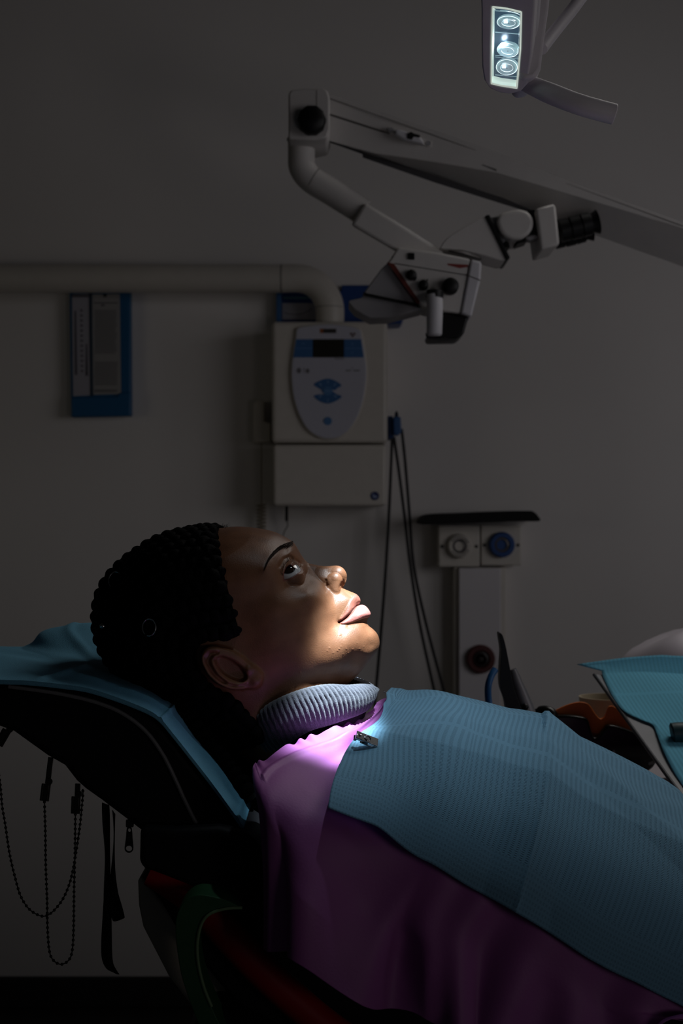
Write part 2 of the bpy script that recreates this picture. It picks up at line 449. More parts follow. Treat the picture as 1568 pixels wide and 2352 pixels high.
def head_w(q, feat=True):
    """half width (mm) of the head at mid-plane pixel positions q"""
    G = tps_eval(FIT, q)
    W0 = np.sqrt(np.maximum(G, 0.0))
    if not feat: return W0
    Wd = W0.copy()
    # nose: bridge, tip and wing
    def ball(c, r, y0=0.0):
        d = np.hypot(q[:, 0] - c[0], q[:, 1] - c[1]) * MM
        return np.where(d < r, y0 + np.sqrt(np.maximum(r * r - d * d, 0)), -8.0 - (d - r) * 2.0)
    def cap(a, b, ra, rb):
        d, t = segd(q, a, b); d = d * MM; r = ra + (rb - ra) * t
        return np.where(d < r, np.sqrt(np.maximum(r * r - d * d, 0)), -8.0 - (d - r) * 2.0)
    nose = smax(cap((702, 1312.5), (738, 1321), 7.5, 7.6), cap((736, 1321), TIP, 7.7, 8.2), 3.5)
    nose = smax(nose, ball(TIP, 8.25), 3.0)
    nose = smax(nose, ball((779, 1332), 6.2, 0.5), 2.0)
    flank, tt = segd(q, (712, 1325), (752, 1334)); flank = flank * MM
    nose = smax(nose, 10.0 + 3.0 * tt - flank * flank * 0.14, 5.0)
    Wd = smax(Wd, nose, 6.5)
    def cap3(a, b, ra, rb, ya, yb):
        d, t = segd(q, a, b); d = d * MM; r = ra + (rb - ra) * t; y = ya + (yb - ya) * t
        return np.where(d < r, y + np.sqrt(np.maximum(r * r - d * d, 0)) * 0.85, y - 6.0 - (d - r) * 2.0)
    ala = cap3(cp(768, 1334, 12), cp(765, 1356, 14), 6.9, 5.9, 7.4, 9.6)
    Wd = smax(Wd, ala, 3.2)
    # nostril
    nc = cp(784.0, 1343, 6)
    dx, dy = q[:, 0] - nc[0], q[:, 1] - nc[1]
    u = (dx * 0.42 + dy * -0.91); v = (dx * 0.91 + dy * 0.42)
    Wd = Wd - 5.0 * np.exp(-((u / 7.0) ** 2 + (v / 3.0) ** 2))
    # crease behind the wing and nasolabial shape
    d = polyd(q, cpl([(748, 1334), (746, 1346), (749, 1357)], 17)) * MM
    Wd = Wd - 1.5 * np.exp(-(d / 1.3) ** 2)
    # brow ridge
    d = polyd(q, cpl([(662, 1250), (640, 1262), (622, 1280), (612, 1302)], 40)) * MM
    Wd = Wd + 1.6 * np.exp(-(d / 5.0) ** 2)
    # eyeball, lids, opening
    de = np.hypot(q[:, 0] - EYE_C[0], q[:, 1] - EYE_C[1]) * MM
    R = EYE_R + 1.6
    lid = np.where(de < R, EYE_W + np.sqrt(np.maximum(R * R - de * de, 0)), EYE_W - 14 - (de - R) * 3)
    Wd = smax(Wd, lid, 2.5)
    se = sdist(q, EYE_OPEN) * MM
    Wd = Wd + 0.35 * np.exp(-(se / 0.9) ** 2)
    upl = polyd(q, cpl([(688, 1300), (676, 1287), (664, 1279), (652, 1284), (643, 1300)], 38)) * MM
    Wd = Wd - 1.6 * np.exp(-(upl / 1.5) ** 2)
    lowl = polyd(q, cpl([(694, 1326), (680, 1338), (664, 1345)], 38)) * MM
    Wd = Wd - 0.8 * np.exp(-(lowl / 2.4) ** 2)
    t = np.clip((se + 0.1) / 0.7, 0, 1); t = t * t * (3 - 2 * t)
    Wd = Wd * (1 - t) + (Wd - 6.5) * t
    # lips
    for poly, amp, sc in ((LIPU, 1.7, 3.2), (LIPL, 2.4, 4.2)):
        s = sdist(q, poly) * MM
        Wd = Wd + amp * np.sqrt(np.clip(s / sc, 0, 1)) * np.clip(1.4 - 0.4 * s / sc, 0.6, 1.4) * (Wd > 1)
        if poly is LIPU: Wd = Wd + 0.45 * np.exp(-(s / 0.8) ** 2)
    dp = polyd(q, PART) * MM
    Wd = Wd - 3.4 * np.exp(-(dp / 0.9) ** 2) * np.clip(W0 / 8.0, 0, 1)
    dc = np.hypot(q[:, 0] - PART[-1][0], q[:, 1] - PART[-1][1]) * MM
    Wd = Wd - 2.0 * np.exp(-(dc / 2.6) ** 2)
    fold = polyd(q, cpl([(757, 1362), (765, 1385), (768, 1410), (764, 1438)], 27)) * MM
    Wd = Wd - 0.9 * np.exp(-(fold / 3.0) ** 2)
    sulc = polyd(q, cpl([(842, 1430), (820, 1433), (800, 1437)], 18)) * MM
    Wd = Wd - 1.2 * np.exp(-(sulc / 2.2) ** 2) * np.clip(W0 / 10.0, 0, 1)
    phil = polyd(q, cpl([(793, 1362), (806, 1370)], 6)) * MM
    Wd = Wd - 0.6 * np.exp(-(phil / 1.4) ** 2)
    cheek = np.hypot((q[:, 0] - cp(722, 1362, 36)[0]) / 26, (q[:, 1] - cp(722, 1362, 36)[1]) / 20)
    Wd = Wd + 1.8 * np.exp(-cheek ** 2)
    # ear: raised plate with rim, bowl, tragus
    s = sdist(q, EAR) * MM
    t = np.clip((s + 0.8) / 2.6, 0, 1); t = t * t * (3 - 2 * t)
    xr = np.clip((cp(610, 1560, 70)[0] - q[:, 0]) / 150.0, 0, 1)
    Wd = Wd + t * (4.0 + 12.0 * xr)
    s2 = sdist(q, CONC) * MM
    t2 = np.clip((s2 + 0.5) / 3.0, 0, 1); t2 = t2 * t2 * (3 - 2 * t2)
    Wd = Wd - t2 * (3.0 + 8.5 * xr)
    Wd = Wd + 3.0 * np.exp(-(polyd(q, HELIX) * MM / 1.7) ** 2)
    Wd = Wd + 2.2 * np.exp(-(polyd(q, ANTI) * MM / 1.8) ** 2)
    Wd = Wd - 1.6 * np.exp(-(polyd(q, [(a * 0.5 + b * 0.5, c * 0.5 + e * 0.5) for (a, c), (b, e) in zip(HELIX[:6], [ANTI[0], ANTI[0], ANTI[1], ANTI[1], ANTI[2], ANTI[3]])]) * MM / 1.6) ** 2)
    Wd = Wd + 3.0 * np.exp(-((q[:, 0] - cp(572, 1538, 70)[0]) ** 2 + (q[:, 1] - cp(572, 1538, 70)[1]) ** 2) * MM * MM / 9.0)
    Wd = Wd + 3.0 * np.exp(-((q[:, 0] - cp(590, 1567, 70)[0]) ** 2 + (q[:, 1] - cp(590, 1567, 70)[1]) ** 2) * MM * MM / 30.0)
    return Wd

# the outline with the nose: radial extent from a centre
NOSE_OUT = [(698, 1284), (706.5, 1292.5), (714, 1295.5), (723, 1297), (733, 1299.0), (743, 1300.2), (752, 1300.4), (760, 1300), (770, 1299), (777, 1299.8), (783, 1302),
            (788.5, 1306), (792.5, 1311), (795.3, 1317), (796.3, 1323), (795.6, 1330), (793.8, 1337), (791, 1343), (788.5, 1347.5), (789.0, 1351.5), (796, 1355.5)]
i0 = OUT.index((698, 1284)); i1 = OUT.index((796, 1355.5))
FULL = OUT[:i0] + NOSE_OUT + OUT[i1 + 1:]
CEN = np.array((640.0, 1425.0))
FA = np.array(sm2(FULL, 5)); 
ang = np.unwrap(np.arctan2(FA[:, 1] - CEN[1], FA[:, 0] - CEN[0]))
# arc samples: dense over the face
na = 620
seg = np.hypot(*(np.roll(FA, -1, 0) - FA).T)
wt = seg * np.where((FA[:, 0] > 640) & (FA[:, 1] < 1580), 3.2, 1.0)
cum = np.concatenate([[0], np.cumsum(wt)]); FAc = np.vstack([FA, FA[:1]])
tt = np.linspace(0, cum[-1], na, endpoint=False)
ring = np.stack([np.interp(tt, cum, FAc[:, 0]), np.interp(tt, cum, FAc[:, 1])], 1)
nr = 165
sv = 1 - (1 - np.linspace(0.0, 1, nr + 1)[1:]) ** 1.45
rb = ring.copy()
for _ in range(60): rb = (np.roll(rb, 1, 0) + rb + np.roll(rb, -1, 0)) / 3
mixv = (sv ** 5)[:, None, None]
Q = np.concatenate([[CEN], (CEN[None, None] + ((rb * 1.0)[None] * (1 - mixv) + ring[None] * mixv - CEN) * sv[:, None, None]).reshape(-1, 2)])
Wh = head_w(Q)
# keep every interior vertex at a rounded minimum width near the outline
dist_out = polyd(Q, [tuple(x) for x in FA[::2]] + [tuple(FA[0])]) * MM
Wh = smax(Wh, np.sqrt(np.maximum(dist_out, 0) * 2 * 5.5) * 0.93, 0.6)
Wh[-na:] = 0.0
edge = np.clip(dist_out / 0.8, 0, 1); Wh = np.minimum(Wh, np.sqrt(np.maximum(dist_out, 0) * 2 * 80) + 0.2)
Wh[-na:] = 0.0

def plane(q, w):
    """mid-plane pixel + half width (mm) -> world"""
    X = (q[:, 0] - 784) / FPX * D0; Z = CAMZ - (q[:, 1] - 1176) / FPX * D0
    return np.stack([X, D0 - w / 1000.0, Z], 1)

near = plane(Q, Wh); far = plane(Q, -Wh)
nv = len(Q); last = nv - na
# share the outline ring
Vh = np.vstack([near, far[:last]])
Fh = []
for k in range(na):
    k2 = (k + 1) % na
    Fh.append((0, 1 + k, 1 + k2)); Fh.append((nv, nv + 1 + k2, nv + 1 + k))
for r in range(nr - 1):
    a = 1 + r * na
    for k in range(na):
        k2 = (k + 1) % na
        Fh.append((a + k, a + na + k, a + na + k2, a + k2))
        fa = nv + a
        if r < nr - 2: Fh.append((fa + k, fa + k2, fa + na + k2, fa + na + k))
        else: Fh.append((fa + k, fa + k2, a + na + k2, a + na + k))

person = thing('person', 'person lying back in the dental chair, face lit from above, braided black hair, knitted turtleneck', 'person', (0.0, D0, 0.80))

# skin: dark brown, lips with their own pigment
def skin_mat():
    m = bpy.data.materials.new('skin'); m.use_nodes = True
    nt = m.node_tree; b = nt.nodes['Principled BSDF']; L = nt.links.new
    at = nt.nodes.new('ShaderNodeVertexColor'); at.layer_name = 'pigment'
    sep = nt.nodes.new('ShaderNodeSeparateColor'); L(at.outputs['Color'], sep.inputs[0])
    tc = nt.nodes.new('ShaderNodeTexCoord')
    n = nt.nodes.new('ShaderNodeTexNoise'); n.inputs['Scale'].default_value = 60; n.inputs['Detail'].default_value = 6
    L(tc.outputs['Object'], n.inputs['Vector'])
    r = nt.nodes.new('ShaderNodeValToRGB')
    r.color_ramp.elements[0].position = 0.3; r.color_ramp.elements[1].position = 0.72
    r.color_ramp.elements[0].color = (*lin((106, 68, 46)), 1); r.color_ramp.elements[1].color = (*lin((132, 89, 63)), 1)
    L(n.outputs['Fac'], r.inputs['Fac'])
    mx = nt.nodes.new('ShaderNodeMix'); mx.data_type = 'RGBA'
    L(sep.outputs[0], mx.inputs[0]); L(r.outputs['Color'], mx.inputs[6]); mx.inputs[7].default_value = (*lin((170, 106, 98)), 1)
    mx2 = nt.nodes.new('ShaderNodeMix'); mx2.data_type = 'RGBA'
    L(sep.outputs[1], mx2.inputs[0]); L(mx.outputs[2], mx2.inputs[6]); mx2.inputs[7].default_value = (*lin((112, 54, 44)), 1)
    L(mx2.outputs[2], b.inputs['Base Color'])
    b.inputs['Subsurface Weight'].default_value = 0.12
    b.inputs['Subsurface Radius'].default_value = (1.0, 0.4, 0.25)
    b.inputs['Subsurface Scale'].default_value = 0.0035
    b.inputs['Roughness'].default_value = 0.43
    b.inputs['Specular IOR Level'].default_value = 0.33
    v = nt.nodes.new('ShaderNodeTexNoise'); v.inputs['Scale'].default_value = 900; v.inputs['Detail'].default_value = 4
    L(tc.outputs['Object'], v.inputs['Vector'])
    bp = nt.nodes.new('ShaderNodeBump'); bp.inputs['Strength'].default_value = 0.30; bp.inputs['Distance'].default_value = 0.0006
    L(v.outputs['Fac'], bp.inputs['Height']); L(bp.outputs['Normal'], b.inputs['Normal'])
    return m
M_SKIN = skin_mat()
# blemishes on the chin: small raised spots
for (x, y, rr, am) in [(781, 1457, 2.2, 0.5), (779, 1489, 1.6, 0.45), (775, 1493, 1.4, 0.4), (783, 1484, 1.5, 0.4), (795, 1490, 1.5, 0.35), (810, 1492, 1.6, 0.45), (757, 1486, 1.8, 0.45),
                       (752, 1492, 1.4, 0.35), (826, 1492, 1.5, 0.4), (836, 1488, 1.3, 0.35), (820, 1478, 1.2, 0.3), (765, 1497, 1.5, 0.35), (848, 1465, 1.2, 0.25), (691, 1539, 2.0, 0.4), (800, 1500, 1.4, 0.3), (788, 1502, 1.3, 0.3)]:
    c = cp(x, y, 32)
    near[:, 1] -= am / 1000.0 * np.exp(-((Q[:, 0] - c[0]) ** 2 + (Q[:, 1] - c[1]) ** 2) / rr ** 2)
near[-na:, 1] = D0
Vh[:nv] = near
body = obj('body', (Vh, Fh), M_SKIN, person, smooth=True, sharp=175)
ca = body.data.color_attributes.new('pigment', 'FLOAT_COLOR', 'POINT')
lu = np.clip(sdist(Q, LIPU) * MM / 0.9 + 0.3, 0, 1); ll = np.clip(sdist(Q, LIPL) * MM / 0.9 + 0.3, 0, 1)
lip = np.clip(lu * 0.45 + ll, 0, 1); dk = np.exp(-(polyd(Q, PART) * MM / 1.0) ** 2) * 0.8 + lu * 0.3
dk = np.clip(dk + 0.9 * np.exp(-(sdist(Q, EYE_OPEN) * MM / 0.9) ** 2), 0, 1)
colr = np.zeros((len(Vh), 4)); colr[:, 3] = 1
colr[:nv, 0] = lip; colr[:nv, 1] = dk
colr[nv:, 0] = lip[:last]; colr[nv:, 1] = dk[:last]
ca.data.foreach_set('color', colr.ravel())

# eyeballs with iris, cornea
def eye_mat():
    m = bpy.data.materials.new('eyeball'); m.use_nodes = True
    nt = m.node_tree; b = nt.nodes['Principled BSDF']; L = nt.links.new
    at = nt.nodes.new('ShaderNodeVertexColor'); at.layer_name = 'pigment'
    L(at.outputs['Color'], b.inputs['Base Color']); b.inputs['Roughness'].default_value = 0.08
    b.inputs['Coat Weight'].default_value = 0.6; b.inputs['Coat Roughness'].default_value = 0.02
    return m
M_EYE = eye_mat()
def eyeball(side, gaze):
    c = plane(np.array([EYE_C]), np.array([EYE_W * side]))[0]
    g = Vector(gaze).normalized()
    r = EYE_R / 1000
    prof = []
    for i in range(49):
        th = math.pi * i / 48
        rr = r * (1 + (0.055 * max(0, 1 - (th / 0.5) ** 2) ** 0.5 if th < 0.5 else 0))
        prof.append((rr * math.cos(th), max(1e-6, rr * math.sin(th))))
    v, f = lathe(c, g, prof, 40)
    o = obj('eye', (v, f), M_EYE, person)
    ca = o.data.color_attributes.new('pigment', 'FLOAT_COLOR', 'POINT')
    cc = []
    for i in range(49):
        th = math.pi * i / 48
        if th < 0.16: c3 = (0.003, 0.003, 0.003)
        elif th < 0.47: c3 = (0.022, 0.010, 0.006)
        elif th < 0.53: c3 = (0.01, 0.007, 0.006)
        else: c3 = (0.62, 0.60, 0.60)
        cc += [(*c3, 1)] * 40
    ca.data.foreach_set('color', np.array(cc).ravel())
    return o
eyeball(1, (-0.03, -0.72, 0.69)); eyeball(-1, (0.12, 0.1, 0.95))

# eyebrows and lashes: fine hairs on the surface
M_HAIR = mat('black_hair', (13, 12, 13), 0.6, spec=0.12)
def surf(qs, side=1):
    q = np.array(qs, float); w = head_w(q); return plane(q, w * side)
def hair_strands(segs, r0=0.00010):
    V, Fc = [], []
    for pth in segs:
        n = len(pth)
        t = tube(pth, [r0 * (1 - 0.8 * i / (n - 1)) for i in range(n)], 3, cap=False)
        b = len(V); V += t[0]; Fc += [[i + b for i in q] for q in t[1]]
    return V, Fc
browline = smooth_path([Vector((*cp(x, y, 35), 0)) for x, y in [(671, 1249), (663, 1251), (651, 1254), (640, 1260), (629, 1270), (619, 1284), (612, 1301)]], 10)
for side in (1, -1):
    segs = []
    for i in range(300):
        t = rng.random(); k = t * (len(browline) - 2); a = browline[int(k)]; b = browline[int(k) + 1]
        base = a.lerp(b, k - int(k)); d = (b - a).normalized(); nrm = Vector((-d.y, d.x, 0))
        wd = 8.5 * (1 - 0.75 * t ** 1.5)
        st = base + nrm * (rng.random() - 0.5) * 2 * wd * 0.6
        hd = (d * 1.0 + nrm * -(0.5 - t * 0.4)).normalized()
        q = [(st.x + hd.x * u * 13, st.y + hd.y * u * 13) for u in (0, 0.33, 0.66, 1)]
        pp = surf(q, side)
        segs.append([Vector(p) + Vector((0, -side * 0.0005, 0.0004)) * (0.6 + i2 * 0.35) for i2, p in enumerate(pp)])
    obj('eyebrow', hair_strands(segs, 0.00011), mat('brow_hair', (34, 22, 17), 0.7, spec=0.1), person)
    segs = []
    lidline = smooth_path([Vector((*p, 0)) for p in cpl([(686, 1305), (677, 1296), (668, 1287.5), (660, 1290), (653, 1300), (650, 1313), (651, 1326)], 39)], 8)
    for i in range(60):
        k = rng.random() * (len(lidline) - 2); a = lidline[int(k)]
        p0 = Vector(surf([(a.x, a.y)], side)[0]) + Vector((0, -side * 0.0002, 0))
        out = (Vector((a.x - EYE_C[0], -(a.y - EYE_C[1]), 0)).normalized())
        dirv = Vector((out.x * 0.8 + 0.25, -side * 0.6, out.y * 0.8 + 0.35)).normalized()
        Ln = 0.0028 + 0.0022 * rng.random()
        segs.append([p0, p0 + dirv * Ln * 0.5, p0 + dirv * Ln * 0.9 + Vector((-0.0008, 0, 0.0016))])
    obj('eyelashes', hair_strands(segs, 0.00016), M_HAIR, person)
# ================================================================ hair in cornrow braids
HB_OUT = smooth_path([Vector((x, y, 0)) for x, y in [(505, 1221), (470, 1226), (425, 1234), (380, 1247), (330, 1276), (282, 1316), (253, 1360), (243, 1408), (249, 1460), (274, 1510), (316, 1557), (365, 1597), (412, 1634), (455, 1672), (500, 1715)]], 12)
HB_IN = smooth_path([Vector((*cp(x, y, 67), 0)) for x, y in [(550, 1458), (530, 1466), (500, 1464), (478, 1466), (460, 1476), (449, 1494), (447, 1515), (455, 1540), (470, 1563), (490, 1583), (515, 1598), (540, 1614), (560, 1640), (580, 1665), (600, 1700)]], 12)
def scalp(t, f, side, off):
    k = t * (len(HB_OUT) - 1); i = min(int(k), len(HB_OUT) - 2); u = k - i
    a = HB_OUT[i].lerp(HB_OUT[i + 1], u); b = HB_IN[i].lerp(HB_IN[i + 1], u)
    g = (f ** 1.8) * 0.999 + 0.001
    q = a.lerp(b, g)
    return q
def scalp_pts(ts, f, side, off):
    q = np.array([tuple(scalp(t, f, side, off))[:2] for t in ts])
    w = head_w(q, False)
    e = 1.0
    wx = head_w(q + (e, 0), False); wy = head_w(q + (0, e), False)
    p = plane(q, w)
    out = []
    for i in range(len(q)):
        # gradient of the near surface y = D0 - w(X, Z)
        gx = -(wx[i] - w[i]) / (e * MM); gz = (wy[i] - w[i]) / (e * MM)
        n = Vector((gx, -1.0, gz)); n.normalize()
        v = Vector(p[i]) + n * off
        if side < 0: v.y = 2 * D0 - v.y
        out.append(v)
    return out
hv, hf = [], []
def addm(vf):
    b = len(hv); hv.extend([tuple(x) for x in vf[0]]); hf.extend([[i + b for i in q] for q in vf[1]])
ts = np.linspace(0, 1, 190)
for side in (1, -1):
    for j in range(11):
        f = (j + 0.55) / 11.0
        c = scalp_pts(ts, f, side, 0.0028)
        L = 0; rad = []
        for i, p in enumerate(c):
            if i: L += (c[i] - c[i - 1]).length
            bump = abs(math.sin(L / 0.0095 * math.pi + j * 1.3))
            r = 0.0070 * (0.72 + 0.36 * bump ** 0.7)
            r *= min(1.0, 0.5 + ts[i] * 9)
            rad.append(r)
        # alternate side wobble of the plait
        pth = []
        for i, p in enumerate(c):
            d = (c[min(i + 1, len(c) - 1)] - c[max(i - 1, 0)]).normalized()
            sd = d.cross(Vector((p.x - 0.0, p.y - D0, p.z - 1.1))).normalized()
            pth.append(p + sd * 0.0012 * math.sin(i * 0.45 + j))
        addm(tube(pth, rad, 10))
# loose braids from the nape resting on the head support, towards the shoulder
for k in range(9):
    y = D0 - 0.062 + k * 0.0155
    z0 = random.uniform(-5, 5)
    pth = smooth_path([P(425 + z0, 1600, D0) , P(462, 1640 + z0, D0), P(505, 1690 + z0, D0), P(550 + z0, 1745, D0), P(588, 1800 + z0, D0)], 14)
    pth = [Vector((p.x, y + 0.004 * math.sin(i * 0.2 + k), p.z)) for i, p in enumerate(pth)]
    addm(tube(pth, [0.0085 * (0.75 + 0.3 * abs(math.sin(i * 0.7 + k))) for i in range(len(pth))], 10))
# under-layer following the scalp
for side in (1, -1):
    fs = np.linspace(0, 1, 26); tt2 = np.linspace(0, 1, 60)
    grid = [scalp_pts(tt2, f, side, 0.0022) for f in fs]
    V = [p for row in grid for p in row]; n = len(tt2)
    addm((V, [[a * n + b, a * n + b + 1, (a + 1) * n + b + 1, (a + 1) * n + b] for a in range(len(fs) - 1) for b in range(n - 1)]))
hair = obj('hair', (hv, hf), mat('braided_hair', (11, 10, 11), 0.75, spec=0.05, bump=0.5, bscale=900), person, label='black hair in tight braided rows')
# fine baby hair at the hairline
segs = []
for i in range(150):
    side = 1 if rng.random() < 0.6 else -1
    t = rng.random() ** 2
    q0 = np.array([[505 + rng.normal() * 5 - 6 + 25 * t, 1214 + 235 * t * 1.0]])
    if side < 0: q0[0, 1] = 1216 + 20 * t
    p = Vector(plane(q0, head_w(q0, False) * side)[0])
    if i % 3 == 0: p = Vector(plane(np.array([[492 + rng.random() * 34, 1214.0]]), np.array([rng.normal() * 8]))[0])
    d = Vector((rng.normal() * 0.8, -side * 0.3, 0.8 + rng.random())).normalized() * (0.003 + 0.003 * rng.random())
    segs.append([p, p + d * 0.6, p + d + Vector((rng.normal() * 0.001, 0, 0.0))])
obj('baby_hair', hair_strands(segs, 0.00012), M_HAIR, person)
# little silver rings worked into the braids
M_SILVER = mat('silver', (205, 205, 205), 0.22, metal=1.0)
def ring_mesh(c, nrm, r, rt, a0=0, a1=2 * math.pi):
    d, s, u = frame(nrm)
    n = 40
    pth = [Vector(c) + s * math.cos(a0 + (a1 - a0) * i / n) * r * 0.86 + u * math.sin(a0 + (a1 - a0) * i / n) * r * 1.12 for i in range(n + 1)]
    return tube(pth, rt, 8)
def hair_on(x, y, extra):
    w = float(head_w(np.array([cp(x, y, 78)]), False)[0]) + extra
    q = np.array([cp(x, y, w)])
    return Vector(plane(q, np.array([w]))[0])
obj('hair_ring', ring_mesh(hair_on(342, 1441, 14.0), (0.1, -1, 0.3), 0.0062, 0.00055, -0.9, 5.0), M_SILVER, person, label='silver hair ring lying flat behind the ear')
obj('hair_ring', ring_mesh(hair_on(263, 1331, 13.0), (-0.3, -1, 0.5), 0.0062, 0.00045, 0, 6.28), M_SILVER, person)
obj('hair_bead', sphere(hair_on(236, 1438, 13.0), 0.0026, 10, 8), M_SILVER, person)
# ================================================================ torso surface shared by sweater, cape and bib
ALPHA = math.radians(27)
AX = Vector((math.cos(ALPHA), 0, -math.sin(ALPHA)))      # towards the feet
NX = Vector((math.sin(ALPHA), 0, math.cos(ALPHA)))       # out of the chest
CREST = [(800, 1622), (880, 1606), (950, 1612), (1040, 1628), (1130, 1648), (1240, 1680), (1350, 1730), (1460, 1786), (1568, 1846), (1700, 1916), (1850, 1996), (2050, 2100), (2300, 2220), (2600, 2340)]
CR3 = [P(x, y, 1.26) for x, y in CREST]
def crest(u):
    i = min(int(u), len(CR3) - 2); t = u - i
    p0, p1, p2, p3 = CR3[max(i - 1, 0)], CR3[i], CR3[i + 1], CR3[min(i + 2, len(CR3) - 1)]
    return 0.5 * ((2 * p1) + (p2 - p0) * t + (2 * p0 - 5 * p1 + 4 * p2 - p3) * t * t + (3 * p1 - p0 - 3 * p2 + p3) * t ** 3)
A_, B_ = 0.215, 0.135
def section(u, th, off=0.0, drop=0.0):
    """point on the draped chest: u along the crest, th = angle from the crest (+ = camera side)"""
    c = crest(u)
    a = A_ - 0.012 * max(0, 2 - u) 
    s, k = math.sin(th), math.cos(th)
    p = c + NX * (B_ * (abs(k) ** 0.85 * (1 if k > 0 else -1) - 1)) + Vector((0, -1, 0)) * a * (abs(s) ** 0.95) * (1 if s > 0 else -1)
    n = (NX * (k / B_) + Vector((0, -1, 0)) * (s / a)).normalized()
    p = p + n * off
    p.z -= drop
    return p

# ---------------------------------------------------------------- sweater torso (black)
M_KNITB = mat('black_knit', (16, 16, 20), 0.9, spec=0.15, bump=0.6, bscale=700, sheen=0.1)
V = []; NT = 40; us = [0.0, 0.4, 0.9, 1.5, 2.2, 3, 4, 5, 6, 7, 8, 9, 10, 10.6]
for ui, u in enumerate(us):
    sc = [0.55, 0.72, 0.88, 0.95][ui] if ui < 4 else 0.96
    c = crest(u) - NX * 0.112 + Vector((0, 0, -0.012)) - AX * (0.05 if ui == 0 else 0)
    for k in range(NT):
        a = 2 * math.pi * k / NT
        s_, c_ = math.sin(a), math.cos(a)
        V.append(c + NX * (0.10 * sc * c_ if c_ > 0 else 0.095 * sc * c_) + Vector((0, -1, 0)) * (A_ - 0.03) * sc * s_)
F_ = [[i * NT + k, i * NT + (k + 1) % NT, (i + 1) * NT + (k + 1) % NT, (i + 1) * NT + k] for i in range(len(us) - 1) for k in range(NT)]
F_ += [list(range(NT)), [(len(us) - 1) * NT + k for k in range(NT)]]
torso = obj('sweater', (V, F_), M_KNITB, person, subd=1, label='black knitted sweater')

# ---------------------------------------------------------------- ribbed turtleneck collar
TOPR = [(847, 1577, 0), (843, 1573, 8), (833, 1571, 17), (805, 1573, 33), (765, 1568, 47), (722, 1571, 55), (680, 1582, 60), (640, 1600, 61), (600, 1628, 56), (565, 1668, 38), (545, 1690, 18), (540, 1698, 0)]
BOTR = [(854, 1602, 0), (852, 1614, 10), (845, 1629, 22), (822, 1644, 38), (790, 1656, 49), (755, 1667, 56), (722, 1675, 60), (692, 1688, 62), (662, 1710, 61), (635, 1742, 50), (622, 1766, 28), (618, 1778, 0)]
def ringpts(R):
    near_ = [plane(np.array([cp(x, y, w)]), np.array([w]))[0] for x, y, w in R]
    far_ = [(p[0], 2 * D0 - p[1], p[2]) for p in near_[1:-1]][::-1]
    return smooth_path([Vector(p) for p in list(near_) + [Vector(q) for q in far_]], 32, closed=True)
rt, rbm = ringpts(TOPR), ringpts(BOTR)
def even(r, n):
    r = [Vector(x) for x in r] + [Vector(r[0])]
    L = [0]
    for a, b in zip(r[:-1], r[1:]): L.append(L[-1] + (b - a).length)
    out = []; j = 0
    for i in range(n):
        t = L[-1] * i / n
        while L[j + 1] < t: j += 1
        u = (t - L[j]) / max(1e-9, L[j + 1] - L[j]); out.append(r[j].lerp(r[j + 1], u))
    return out
NRIB = 92; NR_ = NRIB * 10
rt, rbm = even(rt, NR_), even(rbm, NR_)
cc = sum(rt, Vector()) / NR_; cb = sum(rbm, Vector()) / NR_
NH = 22; V = []
for h in range(NH + 1):
    t = h / NH
    for k in range(NR_):
        a, b = rt[k], rbm[k]; p = a.lerp(b, t); c = cc.lerp(cb, t)
        out = (p - c); out.normalize()
        bulge = 0.0075 * math.sin(math.pi * min(1, t * 1.02)) ** 0.7
        # the folded top edge curls outwards and down
        curl = -0.004 * (1 - min(1, t / 0.12)) ** 2
        wv = abs(math.sin(math.pi * (k / 10.0 + 0.25 * math.sin(t * 3))))
        rib = (0.0016 * (wv ** 0.8) - 0.0012) * min(1, 6 * (1 - t) + 0.15)
        kn = 0.00018 * math.sin(t * 2 * math.pi * 26 + (k % 10 - 5) ** 2 * 0.25)
        V.append(p + out * (bulge + curl + rib + kn) + Vector((0.0012 * math.sin(k / NR_ * 31), 0, 0.001 * math.sin(k / NR_ * 23) * (1 - t))))
F_ = [[h * NR_ + k, h * NR_ + (k + 1) % NR_, (h + 1) * NR_ + (k + 1) % NR_, (h + 1) * NR_ + k] for h in range(NH) for k in range(NR_)]
# inner layer
def knit_mat():
    m = mat('grey_blue_knit', (88, 90, 100), 0.95, spec=0.1, sheen=0.35, noise=0.22, nscale=900, bump=1.0, bscale=1600)
    return m
obj('turtleneck_collar', (V, F_), knit_mat(), torso, solid=0.0022, offset=-1, sharp=175, label='grey blue ribbed knit collar')

# black knit below the collar
NB = []
for h, (sc, dx, dy) in enumerate([(0.92, -0.004, 0.010), (0.965, -0.001, 0.0), (0.97, -0.003, -0.012), (1.0, -0.010, -0.035), (1.1, -0.018, -0.070)]):
    for k in range(0, NR_, 10):
        p = cb + (rbm[k] - cb) * sc; NB.append(p + Vector((dx, 0, dy + 0.004)))
nn = NR_ // 10
obj('neck_band', (NB, [[h * nn + k, h * nn + (k + 1) % nn, (h + 1) * nn + (k + 1) % nn, (h + 1) * nn + k] for h in range(4) for k in range(nn)]), M_KNITB, torso, sharp=175)

